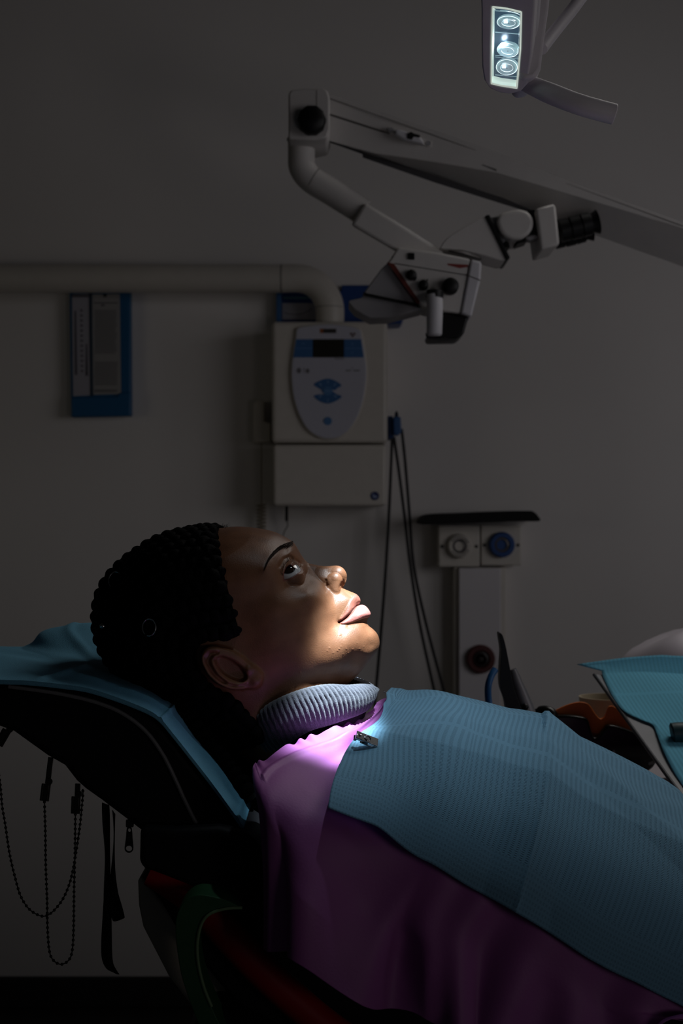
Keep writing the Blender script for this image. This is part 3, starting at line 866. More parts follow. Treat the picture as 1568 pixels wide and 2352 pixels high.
# ---------------------------------------------------------------- purple cape
def cape_rows():
    NTH = [-100, -80, -55, -30, -12, 5, 20, 34, 48, 62, 76, 90]
    rows = []
    for u in (2.6, 3.4, 4.2, 5, 6, 7, 8, 9, 10, 11, 12):
        k = 1.0 if u < 8 else 0.97 - 0.03 * (u - 8)
        r = [section(u, math.radians(t * (k if t > 0 else 1))) for t in NTH]
        p = r[-1]
        hx = 784 + p.x / p.y * FPX
        hy = np.interp(hx, [608, 700, 772, 916, 977, 1100, 1300, 1420, 1500, 1560], [2182, 2217, 2264, 2319, 2352, 2410, 2450, 2420, 2352, 2345])
        hem = max(0.003, p.z - (CAMZ - (hy - 1176) / FPX * p.y))
        for f in (0.3, 0.65, 1.0):
            r.append(p + Vector((0.010 * f * math.sin(u * 2.1), -0.010 * f + 0.012 * math.sin(u * 2.3) * f, -hem * f)))
        rows.append(r)
    return rows
rows = cape_rows()
# neckline row and the rows over the near shoulder: real points around the collar
R0 = [P(905, 1700, 1.43), P(900, 1640, 1.41), P(895, 1611, 1.37), P(885, 1604, 1.32), P(868, 1612, 1.275), P(852, 1632, 1.235), P(815, 1652, 1.205), P(765, 1672, 1.18), P(715, 1690, 1.165), P(660, 1714, 1.145), P(600, 1748, 1.115), P(580, 1768, 1.085), P(596, 1860, 1.056), P(606, 2010, 1.05), P(606, 2180, 1.05)]
R1 = [P(915, 1710, 1.44), P(912, 1645, 1.42), P(908, 1613, 1.38), P(900, 1606, 1.33), P(886, 1616, 1.28), P(868, 1640, 1.24), P(832, 1668, 1.20), P(790, 1692, 1.17), P(742, 1712, 1.145), P(688, 1736, 1.12), P(625, 1775, 1.08), P(602, 1822, 1.055), P(614, 1905, 1.042), P(622, 2040, 1.038), P(624, 2186, 1.038)]
R2 = [P(930, 1720, 1.45), P(930, 1655, 1.43), P(928, 1620, 1.39), P(925, 1610, 1.34), P(915, 1625, 1.285), P(900, 1658, 1.235), P(875, 1700, 1.19), P(845, 1740, 1.15), P(805, 1775, 1.115), P(755, 1812, 1.08), P(700, 1860, 1.048), P(678, 1925, 1.033), P(674, 2010, 1.026), P(674, 2090, 1.022), P(676, 2206, 1.020)]
CTRL = [R0, R1, R2] + rows
CTRL = np.array([[tuple(p) for p in r] for r in CTRL])
def crm(c, t, ax):
    n = c.shape[ax]
    t = np.clip(t, 0, n - 1 - 1e-6); i = t.astype(int); u = (t - i)
    sh = [1] * c.ndim; 
    g = lambda k: np.take(c, np.clip(k, 0, n - 1), axis=ax)
    p0, p1, p2, p3 = g(i - 1), g(i), g(i + 1), g(i + 2)
    shp = [1] * c.ndim; shp[ax] = len(t); u = u.reshape(shp)
    return 0.5 * ((2 * p1) + (p2 - p0) * u + (2 * p0 - 5 * p1 + 4 * p2 - p3) * u ** 2 + (3 * p1 - p0 - 3 * p2 + p3) * u ** 3)
NU_, NV_ = 420, 330
UU = np.linspace(0, CTRL.shape[0] - 1, NU_); VV = np.linspace(0, CTRL.shape[1] - 1, NV_)
UU = (UU / UU[-1]) ** 1.25 * UU[-1]
CAPE = crm(crm(CTRL, UU, 0), VV, 1)
# relax the grid a little so that rows blend without ridges
for _ in range(6):
    CAPE[1:-1, 1:-1] = (CAPE[1:-1, 1:-1] * 2 + CAPE[:-2, 1:-1] + CAPE[2:, 1:-1] + CAPE[1:-1, :-2] + CAPE[1:-1, 2:]) / 6
def gnorm(G):
    du = np.gradient(G, axis=0); dv = np.gradient(G, axis=1)
    n = np.cross(du, dv); n /= np.linalg.norm(n, axis=2, keepdims=True) + 1e-12
    return n
CN = gnorm(CAPE)
if CN[150, 150, 1] > 0: CN = -CN
CAPE0 = CAPE.copy()
UG, VG = np.meshgrid(UU, VV, indexing='ij')
def pxof(G):
    return 784 + G[..., 0] / G[..., 1] * FPX, 1176 - (G[..., 2] - CAMZ) / G[..., 1] * FPX
CX_, CY_ = pxof(CAPE)
# folds and puckers of the fabric
disp = np.zeros_like(UG)
# puckers along the neckline band
nb = np.exp(-(UG / 0.55) ** 2)
disp += nb * 0.0016 * np.sin(VG * 9 + np.sin(VG * 3) * 2) * ((VG > 4) & (VG < 10.6))
# seam ridge below the band
disp += 0.0020 * np.exp(-((UG - 0.95 - 0.10 * np.sin(VG * 1.1)) / 0.10) ** 2) * ((VG > 3) & (VG < 10.5))
disp += 0.0050 * np.exp(-(((UG - 1.15) / 0.22) ** 2 + ((VG - 7.0) / 0.45) ** 2))
disp -= 0.0030 * np.exp(-(((UG - 1.5) / 0.22) ** 2 + ((VG - 7.6) / 0.9) ** 2))
# soft hanging folds on the near side
hang = np.clip((VG - 9.5) / 3, 0, 1) * np.clip(UG / 1.5, 0, 1)
disp += hang * (0.006 * np.sin(UG * 2.9 + 0.5) + 0.0035 * np.sin(UG * 6.1 + VG * 0.6))
disp += 0.0015 * np.sin(UG * 4 + VG * 1.7) * np.clip((UG - 2) / 2, 0, 1)
CAPE = CAPE + CN * disp[..., None]
def gridf(nu, nv):
    return [[i * nv + j, i * nv + j + 1, (i + 1) * nv + j + 1, (i + 1) * nv + j] for i in range(nu - 1) for j in range(nv - 1)]
m_cape = mat('purple_vinyl_cape', (166, 96, 166), 0.55, spec=0.4, bump=0.15, bscale=500, sheen=0.0)
cape = obj('patient_cape', (CAPE.reshape(-1, 3), gridf(NU_, NV_)), m_cape, None, solid=0.0006, sharp=175, offset=0)
tag(cape, 'plain purple protective cape draped over the chest and shoulder of the reclining person', 'cape')

# ---------------------------------------------------------------- light blue paper bib on the chest
def cape_uv(px, py, vmin=3.0):
    """(u, v) of the visible cape point at a pixel"""
    d = (CX_ - px) ** 2 + (CY_ - py) ** 2 + np.where(VG < vmin, 1e9, 0)
    k = np.unravel_index(np.argmin(d), d.shape)
    return UG[k], VG[k]
LE = [(884, 1608), (866, 1640), (845, 1676), (818, 1722), (795, 1752), (772, 1800), (735, 1882)]     # head-side edge
NE = [(735, 1882), (790, 1897), (850, 1915), (905, 1945), (960, 1975), (1065, 2030), (1170, 2086), (1250, 2132), (1330, 2186), (1450, 2250), (1568, 2312), (1690, 2375), (1800, 2430)]
le = [cape_uv(*p) for p in LE]; ne = [cape_uv(*p) for p in NE]
NB1, NB2 = 300, 230
s1 = np.linspace(0, 1, NB1); s2 = np.linspace(0, 1, NB2)
ne = np.array(ne); le = np.array(le)
npx = np.array(NE, float); L = np.concatenate([[0], np.cumsum(np.hypot(*np.diff(npx, axis=0).T))]); L /= L[-1]
NU2 = np.interp(s1, L, ne[:, 0]); NV2 = np.interp(s1, L, ne[:, 1])
def sm1(a, k):
    for _ in range(k): a[1:-1] = (a[:-2] + 2 * a[1:-1] + a[2:]) / 4
    return a
NU2 = sm1(NU2, 30); NV2 = sm1(NV2, 30)
lpx = np.array(LE, float); L2 = np.concatenate([[0], np.cumsum(np.hypot(*np.diff(lpx, axis=0).T))]); L2 /= L2[-1]
# far border: hidden beyond the crest
farv = 1.6
q2 = s2
vfrac = np.concatenate([[0.0], 0.30 + 0.70 * L2])
leu = np.interp(q2, vfrac, np.concatenate([[le[0, 0] + 0.15], le[:, 0]])); lev = np.interp(q2, vfrac, np.concatenate([[farv], le[:, 1]]))
leu = sm1(leu, 6); lev = sm1(lev, 6)
FU = leu[0] + (NU2 - NU2[0]) * 1.0; FV = np.full(NB1, farv)
w2 = q2[None, :]
bu = FU[:, None] * (1 - w2) + NU2[:, None] * w2
bv = FV[:, None] * (1 - w2) + NV2[:, None] * w2
# blend so the first row follows the measured left edge exactly
row0u = bu[0]; row0v = bv[0]
fall = np.exp(-(s1 / 0.25) ** 2)[:, None]
bu = bu + (leu - row0u)[None, :] * (1 + 0 * fall); bv = bv + (lev - row0v)[None, :] * fall
bu[:, :] = bu * 1.0
bu = bu - (leu - row0u)[None, :] * (w2 * 0) 
def cape_at(u, v):
    iu = np.interp(u, UU, np.arange(NU_)); iv = np.interp(v, VV, np.arange(NV_))
    i = np.clip(iu.astype(int), 0, NU_ - 2); j = np.clip(iv.astype(int), 0, NV_ - 2)
    a = (iu - i)[..., None]; b = (iv - j)[..., None]
    f = lambda G: (G[i, j] * (1 - a) + G[i + 1, j] * a) * (1 - b) + (G[i, j + 1] * (1 - a) + G[i + 1, j + 1] * a) * b
    return f(CAPE0), f(CN)
bp_, bn_ = cape_at(bu, bv)
SA = np.concatenate([np.zeros((1, NB2)), np.cumsum(np.linalg.norm(np.diff(bp_, axis=0), axis=2), axis=0)])      # metres along
SB = np.concatenate([np.zeros((NB1, 1)), np.cumsum(np.linalg.norm(np.diff(bp_, axis=1), axis=2), axis=1)], axis=1)
TB = 0.45
SB = TB - (SB[:, -1:] - SB)                                                                                    # metres across, from the near edge
lift = np.full(SA.shape, 0.0095)
bx, by = pxof(bp_)
def tent(d, w): return np.maximum(0, 1 - np.abs(d) / w)
# longitudinal fold: polyline in the sheet found from its place on the chest
lf = np.interp(bx, [800, 900, 1010, 1120, 1230, 1400, 1568], [1733, 1742, 1762, 1792, 1832, 1916, 2000])
dfold = (by - lf)
lift += 0.0125 * np.where(dfold < 0, tent(dfold, 130), tent(dfold, 300))
lf2 = np.interp(bx, [850, 960, 1080, 1220, 1330, 1450], [1658, 1672, 1702, 1752, 1800, 1880])
lift += 0.0010 * tent(by - lf2, 26)
xf = np.interp(by, [1660, 1830, 2090], [1243, 1236, 1176])
lift += 0.0055 * tent(bx - xf, 80)
lift += 0.0007 * tent(bx - xf, 8)
# a second oblique wrinkle towards the feet
lf3 = np.interp(bx, [1245, 1350, 1450, 1568], [1680, 1800, 1900, 2010])
lift += 0.0035 * tent(by - lf3, 55) * (bx > 1235)
lift += 0.0015 * np.sin(SA * 38) * np.clip((SB / TB - 0.80) / 0.2, 0, 1)
lift += 0.0008 * np.sin(SA * 21 + SB * 17) + 0.0006 * np.sin(SB * 60 + SA * 11)
BIB = bp_ + bn_ * lift[..., None]
bib = obj('dental_bib', (BIB.reshape(-1, 3), gridf(NB1, NB2)), None or mat('tmp', (80, 120, 150)), None, solid=0.0005, sharp=24, offset=0)
tag(bib, 'light blue embossed paper bib clipped over the purple cape on the chest', 'bib')
uvl = bib.data.uv_layers.new(name='sheet')
vi = np.zeros(len(bib.data.loops), dtype=np.int32); bib.data.loops.foreach_get('vertex_index', vi)
uvw = np.stack([SA.ravel(), SB.ravel()], 1)[vi]
uvl.data.foreach_set('uv', uvw.ravel())

def paper_mat(name, rgb, width, rgb2=None, pitch=0.0042, uv=True, border=0.028, strength=0.7):
    """embossed absorbent paper: fine ribs across the sheet and a dotted border"""
    m = bpy.data.materials.new(name); m.use_nodes = True
    nt = m.node_tree; b = nt.nodes['Principled BSDF']; L = nt.links.new
    N = nt.nodes.new
    tc = N('ShaderNodeTexCoord'); sx = N('ShaderNodeSeparateXYZ'); L(tc.outputs['UV' if uv else 'Object'], sx.inputs[0])
    def M(op, a, bb=None, c=None):
        n = N('ShaderNodeMath'); n.operation = op
        for i, x in enumerate((a, bb, c)):
            if x is None: continue
            if isinstance(x, (int, float)): n.inputs[i].default_value = x
            else: L(x, n.inputs[i])
        return n.outputs[0]
    a = M('MULTIPLY', sx.outputs[0], 2 * math.pi / pitch)
    rib = M('SINE', a)
    dash = M('SINE', M('MULTIPLY', sx.outputs[1], 2 * math.pi / 0.0013))
    sg = M('GREATER_THAN', rib, 0.15)
    stripe = M('MULTIPLY', sg, M('MULTIPLY_ADD', dash, 0.3, 0.7))
    # plain bands between the ribbed fields
    band = M('SINE', M('MULTIPLY', sx.outputs[1], 2 * math.pi / 0.118))
    field = M('MULTIPLY', stripe, M('GREATER_THAN', band, -0.985))
    dots = M('MULTIPLY', M('GREATER_THAN', M('SINE', M('MULTIPLY', sx.outputs[0], 2 * math.pi / 0.0026)), 0.0), M('GREATER_THAN', M('SINE', M('MULTIPLY', sx.outputs[1], 2 * math.pi / 0.0034)), 0.0))
    edge = M('GREATER_THAN', sx.outputs[1], width - border)
    mixh = N('ShaderNodeMix'); mixh.data_type = 'FLOAT'
    L(edge, mixh.inputs[0]); L(field, mixh.inputs[2]); L(dots, mixh.inputs[3])
    no = N('ShaderNodeTexNoise'); no.inputs['Scale'].default_value = 900; L(tc.outputs['Object'], no.inputs['Vector'])
    h = M('ADD', mixh.outputs[0], M('MULTIPLY', no.outputs['Fac'], 0.5))
    bp = N('ShaderNodeBump'); bp.inputs['Strength'].default_value = strength; bp.inputs['Distance'].default_value = 0.0006; bp.invert = True
    L(h, bp.inputs['Height']); L(bp.outputs['Normal'], b.inputs['Normal'])
    mx = N('ShaderNodeMix'); mx.data_type = 'RGBA'
    L(mixh.outputs[0], mx.inputs[0]); mx.inputs[6].default_value = (*lin(rgb), 1); mx.inputs[7].default_value = (*lin(rgb2 or tuple(int(v * 0.92) for v in rgb)), 1)
    L(mx.outputs[2], b.inputs['Base Color'])
    b.inputs['Roughness'].default_value = 0.85; b.inputs['Specular IOR Level'].default_value = 0.2
    return m
bib.data.materials.clear()
bib.data.materials.append(paper_mat('blue_bib_paper', (122, 170, 200), TB))

# ---------------------------------------------------------------- bib clips
M_CHROME = mat('chrome', (190, 192, 196), 0.18, metal=1.0)
def bib_clip(center, along, nrm, label, size=1.0):
    al = Vector(along).normalized(); n = Vector(nrm).normalized(); w = n.cross(al).normalized(); n = al.cross(w)
    if n.dot(Vector(nrm)) < 0: n = -n
    R = Matrix((al, w, n)).transposed()
    c = Vector(center)
    t = thing('bib_clip', label, 'clip', tuple(c - n * 0.005), group=None)
    L_, Wd_ = 0.0185 * size, 0.0075 * size
    obj('top_plate', box(c + n * 0.0032, (L_, Wd_, 0.0012), R), M_CHROME, t, bevel=0.0003, label='chrome plate with an embossed oval')
    obj('embossed_oval', lathe(c + n * 0.0038, n, [(0, 0.0027 * size), (0.0004, 0.0027 * size), (0.0006, 0.0022 * size), (0.0002, 0.0019 * size), (0.0002, 0.0004)], 28), M_CHROME, t)
    obj('rivet', lathe(c + n * 0.0038 - al * 0.0062 * size, n, [(0, 0.0013), (0.0005, 0.0009), (0.0006, 0.0001)], 14), M_CHROME, t)
    obj('lower_jaw', box(c - n * 0.0008 + al * 0.002, (0.0125 * size, Wd_ * 0.8, 0.001), R), M_CHROME, t, bevel=0.0003)
    obj('hinge', cyl(c + n * 0.001 - w * Wd_ * 0.48, c + n * 0.001 + w * Wd_ * 0.48, 0.0017, 14), M_CHROME, t)
    obj('spring_lever', join(box(c + n * 0.0002 - al * 0.0045, (0.009 * size, Wd_ * 0.55, 0.0008), Matrix.Rotation(0.0, 3, 'X') @ R), cyl(c - al * 0.0085 * size - w * 0.002 - n * 0.001, c - al * 0.0085 * size + w * 0.002 - n * 0.001, 0.0013, 12)), M_CHROME, t)
    return t
BX_, BY_ = pxof(BIB)
kk = np.unravel_index(np.argmin((BX_ - 852) ** 2 + (BY_ - 1709) ** 2 + np.where(SB < 0.1, 1e9, 0)), BX_.shape)
cdep = BIB[kk][1] - 0.0055
cpos = P(839, 1702, cdep)
bib_clip(cpos, P(868, 1713, cdep + 0.001) - P(812, 1691, cdep - 0.003), Vector((0.12, -0.62, 0.75)), 'chrome bib clip holding the near corner of the blue bib at the neckline')
p1 = P(896, 1596, 1.33)
far_clip = thing('bib_clip', 'thin far clip standing up behind the top edge of the blue bib', 'clip', tuple(p1))
obj('top_plate', box(p1 + Vector((0, 0, 0.001)), (0.014, 0.007, 0.0008), Matrix.Rotation(math.radians(20), 3, 'Y')), M_CHROME, far_clip, bevel=0.0002)
obj('hinge', cyl(p1 + Vector((0.004, -0.003, -0.002)), p1 + Vector((0.004, 0.003, -0.002)), 0.0014, 12), M_CHROME, far_clip)

# trousers further down the chair, beyond the frame
for sgn in (-1, 1):
    pass
tv = []
for sgn in (-1, 1):
    c0 = crest(10.4) - NX * 0.115
    pth = [c0 + Vector((0, sgn * 0.06, 0)), c0 + Vector((0.10, sgn * 0.085, -0.04)), c0 + Vector((0.30, sgn * 0.10, -0.02)), c0 + Vector((0.52, sgn * 0.10, 0.01)), c0 + Vector((0.75, sgn * 0.10, -0.10)), c0 + Vector((0.95, sgn * 0.10, -0.20))]
    tv.append(tube(smooth_path(pth, 6), [0.095 - 0.045 * i / 30 for i in range(31)], 20))
obj('trousers', join(*tv), mat('dark_trousers', (24, 26, 34), 0.9), person)
# ================================================================ dental chair
M_BLACK = mat('black_vinyl', (17, 17, 21), 0.62, spec=0.25, bump=0.2, bscale=300)
M_PIPE = mat('grey_piping', (128, 128, 130), 0.55)
M_RED = mat('red_vinyl', (168, 14, 26), 0.5, spec=0.35, noise=0.08, nscale=30)
M_CREAM = mat('cream_plastic', (196, 188, 172), 0.45, noise=0.03)
M_GREEN = mat('green_trim', (40, 92, 54), 0.6, noise=0.08, nscale=60)
chair = thing('dental_chair', 'reclined dental chair with black head cushion, red backrest, cream shell and green side loop', 'chair', (0.1, D0, 0.0))
HR_TOP = [(-240, 1562), (0, 1571), (60, 1573), (130, 1580), (200, 1590), (270, 1612), (335, 1638), (362, 1655), (392, 1690), (430, 1738), (480, 1802), (530, 1870), (566, 1920)]
HR_BOT = [(560, 1990), (470, 1990), (400, 1950), (321, 1908), (290, 1884), (232, 1840), (194, 1813), (174, 1795), (147, 1760), (107, 1737), (65, 1707), (29, 1681), (-60, 1650), (-240, 1640)]
hr = obj('headrest', prism(HR_TOP + HR_BOT, 1.105, 1.372), M_BLACK, chair, bevel=0.006, seg=4, sharp=30)
pp = smooth_path([P(x, y, 1.1035) for x, y in [(20, 1577), (90, 1586), (150, 1596), (220, 1613), (280, 1638), (333, 1678), (372, 1730), (400, 1785), (425, 1840), (452, 1893), (470, 1912)]], 8)
obj('piping', tube(pp, 0.0016, 8), M_PIPE, hr, label='grey piping along the side seam')
obj('neck_cushion', prism([(321, 1900), (400, 1905), (500, 1900), (570, 1915), (640, 1990), (700, 2080), (640, 2130), (560, 2110), (440, 2040), (330, 1996), (319, 1985)], 1.085, 1.36), M_BLACK, chair, bevel=0.008, seg=4, sharp=30)
# backrest: red cushion with a rounded side roll, black centre
def slab(p0, p1, y0, y1, th):
    """p0, p1 = (x, z) of the top surface ends"""
    d = Vector((p1[0] - p0[0], 0, p1[1] - p0[1])).normalized(); n = Vector((-d.z, 0, d.x))
    if n.z < 0: n = -n
    a, b = Vector((p0[0], 0, p0[1])), Vector((p1[0], 0, p1[1]))
    V = []
    for y in (y0, y1):
        for p in (a, b, b - n * th, a - n * th): V.append(Vector((p.x, y, p.z)))
    return V, [[0, 1, 2, 3], [7, 6, 5, 4], [0, 4, 5, 1], [1, 5, 6, 2], [2, 6, 7, 3], [3, 7, 4, 0]]
obj('backrest_centre', slab((-0.10, 0.832), (0.66, 0.424), 1.07, 1.40, 0.06), M_BLACK, chair, bevel=0.02, seg=4)
roll = smooth_path([P(x, y, 1.095) for x, y in [(342, 2006), (395, 2032), (455, 2070), (520, 2142), (590, 2218), (670, 2292), (765, 2370), (900, 2460), (1100, 2580)]], 8)
rr_ = [0.009 + 0.004 * min(1, i / 14) for i in range(len(roll))]
obj('backrest_side_panel', prism([(335, 2000), (400, 2040), (460, 2080), (530, 2160), (600, 2230), (680, 2300), (780, 2370), (1000, 2520), (900, 2560), (700, 2450), (560, 2330), (470, 2220), (402, 2130), (345, 2030)], 1.10, 1.37), M_BLACK, chair, bevel=0.004)
rollf = [Vector((p.x, 2 * D0 - p.y, p.z)) for p in roll]
obj('backrest_bolster', tube(roll, rr_, 20, up=(0, 1, 0)), M_RED, chair, label='red rounded side bolster')
obj('backrest_shell', prism([(316, 2025), (322, 2012), (350, 2045), (402, 2112), (470, 2195), (540, 2270), (640, 2352), (900, 2560), (640, 2560), (530, 2440), (451, 2326), (388, 2246), (328, 2130), (318, 2080)], 1.115, 1.355), M_CREAM, chair, bevel=0.006, seg=3, sharp=30)
GR_O = [(553, 2084), (520, 2068), (491, 2060), (455, 2055), (429, 2066), (411, 2088), (403, 2118), (404, 2161), (409, 2200), (416, 2240), (430, 2285), (450, 2340), (475, 2400), (510, 2460)]
GR_I = [(560, 2440), (525, 2395), (504, 2352), (484, 2310), (469, 2273), (457, 2228), (452, 2190), (453, 2157), (460, 2126), (472, 2106), (492, 2093), (515, 2086), (538, 2084)]
gl = obj('side_loop', prism(sm2(GR_O, 3, False) + sm2(GR_I, 3, False), 1.052, 1.088), M_GREEN, chair, bevel=0.003, seg=3, sharp=40, label='dark green curved side loop')
obj('edge_welt', tube(smooth_path([P(x, y, 1.0515) for x, y in [(556, 2085), (525, 2086), (495, 2093), (474, 2105), (461, 2126), (454, 2157), (453, 2190), (458, 2228), (470, 2273), (486, 2312)]], 6), 0.0012, 8), mat('green_welt', (120, 150, 110), 0.6), gl, label='pale green welt on the inner edge')
obj('seat', join(slab((0.64, 0.43), (1.15, 0.46), 1.02, 1.45, 0.09), slab((1.15, 0.46), (1.75, 0.30), 1.06, 1.41, 0.08)), M_RED, chair, bevel=0.02, seg=3)
obj('pedestal', join(box((0.75, D0, 0.215), (0.26, 0.22, 0.37)), box((0.70, D0, 0.02), (0.85, 0.46, 0.04))), M_CREAM, chair, bevel=0.015)
obj('shell_bracket', box((0.45, D0, 0.40), (0.5, 0.14, 0.06), Matrix.Rotation(math.radians(24), 3, 'Y')), M_CREAM, chair, bevel=0.01)

# blue paper sheet over the head cushion
NE_ = [(-260, 1556), (-120, 1558), (0, 1565), (60, 1567), (130, 1574), (200, 1584), (270, 1606), (335, 1632), (366, 1652), (396, 1687), (434, 1735), (484, 1799), (530, 1862), (560, 1905)]
FE_ = [(-260, 1520), (-120, 1512), (0, 1500), (70, 1478), (100, 1449), (160, 1436), (215, 1431), (262, 1445), (300, 1500), (350, 1570), (400, 1620), (450, 1672), (500, 1730), (540, 1780)]
ND, FD = 1.0995, 1.385
nE = smooth_path([P(x, y, ND) for x, y in NE_], 14)
fE = smooth_path([P(x, y, FD) for x, y in FE_], 14)
rowsS = []
NJ = 60
for i in range(len(nE)):
    r = []
    base = nE[i]
    for j in range(NJ + 1):
        t = j / NJ
        flat = Vector((base.x, ND + (FD - ND) * t, base.z + 0.0012))
        k = min(1, max(0, (t - 0.45) / 0.55)); k = k * k * (3 - 2 * k)
        p = flat.lerp(Vector((fE[i].x, flat.y, max(fE[i].z, base.z))), k)
        p.z += 0.0010 * math.sin(i * 0.21 + j * 0.13) * math.sin(t * math.pi) 
        # crease
        p.z += 0.0022 * math.exp(-((i - 46 - (t * 26)) / 3.0) ** 2) * (t > 0.02)
        p.z += 0.0016 * math.exp(-((i - 114 - t * 6) / 1.6) ** 2) + 0.0016 * math.exp(-((i - 174) / 1.6) ** 2)
        r.append(p)
    # short fall over the near edge
    fall = [Vector((base.x, ND - 0.0005, base.z - 0.0022)), Vector((base.x, ND + 0.0002, base.z - 0.0005))]
    rowsS.append(fall + r)
nvS = len(rowsS[0])
sheet = obj('headrest_cover', ([p for r in rowsS for p in r], gridf(len(rowsS), nvS)), mat('tmp2', (90, 140, 160)), None, solid=0.0004, sharp=60, offset=0)
tag(sheet, 'blue disposable paper sheet under the head, covering the black head cushion', 'cover')
sheet.data.materials.clear()
def crepe_mat():
    m = mat('blue_crepe_paper', (112, 176, 206), 0.85, spec=0.2, noise=0.05, nscale=300)
    nt = m.node_tree; b = nt.nodes['Principled BSDF']
    tc = nt.nodes.new('ShaderNodeTexCoord'); mp = nt.nodes.new('ShaderNodeMapping'); mp.inputs['Scale'].default_value = (1400, 500, 1400)
    n = nt.nodes.new('ShaderNodeTexNoise'); n.inputs['Scale'].default_value = 1.0
    bp = nt.nodes.new('ShaderNodeBump'); bp.inputs['Distance'].default_value = 0.0005; bp.inputs['Strength'].default_value = 0.7
    nt.links.new(tc.outputs['Object'], mp.inputs[0]); nt.links.new(mp.outputs[0], n.inputs['Vector'])
    nt.links.new(n.outputs['Fac'], bp.inputs['Height']); nt.links.new(bp.outputs['Normal'], b.inputs['Normal'])
    return m
sheet.data.materials.append(crepe_mat())

# ---------------------------------------------------------------- bead chains with clips, ribbons, zip
M_DCH = mat('dark_metal', (70, 68, 64), 0.35, metal=0.9)
def bead_chain(name, label, pxs, d, cat='chain'):
    pts_ = smooth_path([P(x, y, d) for x, y in pxs], 12)
    t = thing(name, label, cat, tuple(pts_[0]), group=None)
    step = 0.0038; acc = 0; vs = []; pos = [pts_[0]]
    for a, b in zip(pts_[:-1], pts_[1:]):
        L = (b - a).length; s = step - acc
        while s <= L:
            pos.append(a.lerp(b, s / L)); s += step
        acc = L - (s - step)
    parts = [sphere(p, 0.00125, 8, 6) for p in pos] 
    o = obj('beads', join(*parts), M_DCH, t, sharp=175)
    obj('link_wire', tube(pts_, 0.0005, 6), M_DCH, t)
    return t
CH_A = [(-14, 1716), (-6, 1760), (1, 1806), (5, 1852), (12, 1894), (22, 1961), (34, 2013), (47, 2057), (65, 2086), (86, 2101), (104, 2104), (122, 2093), (143, 2067), (158, 2034), (167, 2000), (174, 1961), (180, 1922), (185, 1883), (190, 1829), (190, 1812)]
CH_B = [(102, 1842), (104, 1909), (105, 1987), (108, 2065), (109, 2130), (113, 2182), (122, 2205), (140, 2215), (158, 2205), (166, 2182), (169, 2130), (170, 2039), (172, 1961), (173, 1870)]
ta = bead_chain('bib_chain', 'wide slack bead chain looping under the head cushion from the left edge of the photo', CH_A, 1.128)
tb = bead_chain('bib_chain', 'long narrow bead chain loop hanging straight down between two dark clips', CH_B, 1.118)
def hang_clip(t, x, y, ang, d, lever):
    c = P(x, y, d); R = Matrix.Rotation(math.radians(ang), 3, 'Y')
    obj('clip_plate', join(box(c, (0.0072, 0.0016, 0.0135), R), box(c + R @ Vector((-0.0022, -0.001, 0)), (0.0006, 0.0008, 0.013), R), box(c + R @ Vector((0.0022, -0.001, 0)), (0.0006, 0.0008, 0.013), R)), M_DCH, t, bevel=0.0003, label='dark metal clip plate')
    obj('clip_lever', box(c + R @ Vector((0.0008, 0.001, 0.0068 + lever / 2)), (0.0042, 0.0012, lever), R), M_DCH, t, bevel=0.0003)
    obj('clip_pivot', cyl(c + R @ Vector((0.0018, -0.0015, 0.0085)), c + R @ Vector((0.0018, 0.002, 0.0085)), 0.0026, 14), M_DCH, t)
hang_clip(tb, 104, 1820, 7, 1.118, 0.021)
hang_clip(tb, 174, 1849, 2, 1.118, 0.010)
hang_clip(ta, 6, 1694, 30, 1.118, 0.010)

M_RIB = mat('black_ribbon', (18, 18, 20), 0.8)
def ribbon(label, left, right, d):
    l = smooth_path([P(x, y, d) for x, y in left], 8); r = smooth_path([P(x, y, d) for x, y in right], 8)
    V = []
    n = len(l)
    for i in range(n):
        tw = 0.006 * math.sin(i * 0.09 + left[0][0])
        a = Vector(l[i]); b = Vector(r[i]); a.y += tw; b.y -= tw
        V += [a, a.lerp(b, 0.5) + Vector((0, -0.0008, 0)), b]
    o = obj('ribbon_strap', (V, gridf(n, 3)), M_RIB, None, solid=0.0006, sharp=175)
    tag(o, label, 'strap', None); return o
ribbon('longer black ribbon strap with a slanted end hanging below the head cushion', [(236, 1842), (239, 1885), (245, 1960), (241, 2040), (236, 2090), (230, 2170), (231, 2208), (242, 2229), (262, 2236)], [(250, 1850), (250, 1890), (250, 1960), (253, 2040), (256, 2100), (258, 2170), (261, 2205), (267, 2222), (274, 2238)], 1.13)
ribbon('shorter black ribbon strap hanging in front of the longer one, nearest the zip', [(258, 1862), (260, 1910), (258, 1960), (254, 2010), (253, 2060), (257, 2095), (262, 2110), (270, 2112)], [(266, 1868), (266, 1930), (267, 1985), (270, 2030), (273, 2060), (277, 2085), (281, 2105), (283, 2113)], 1.122)

zt = thing('zip_puller', 'dark metal zip puller hanging from the underside of the head cushion', 'zip', tuple(P(297, 1898, 1.114)))
def ring_plate(outer, inner_list, d0, th):
    """flat plate with holes: built with a boolean-free triangle fill"""
    bm = bmesh.new(); loops = []
    for poly in [outer] + inner_list:
        vs = [bm.verts.new(P(x, y, d0)) for x, y in poly]
        for a, b in zip(vs, vs[1:] + vs[:1]): loops.append(bm.edges.new((a, b)))
    bmesh.ops.triangle_fill(bm, use_beauty=True, use_dissolve=False, edges=loops)
    bm.verts.index_update()
    V = [v.co.copy() for v in bm.verts]; Fc = [[v.index for v in f.verts] for f in bm.faces]
    bm.free(); return V, Fc
def circ(cx, cy, rx, ry=None, n=20, a0=0): return [(cx + rx * math.cos(2 * math.pi * i / n + a0), cy + (ry or rx) * math.sin(2 * math.pi * i / n + a0)) for i in range(n)]
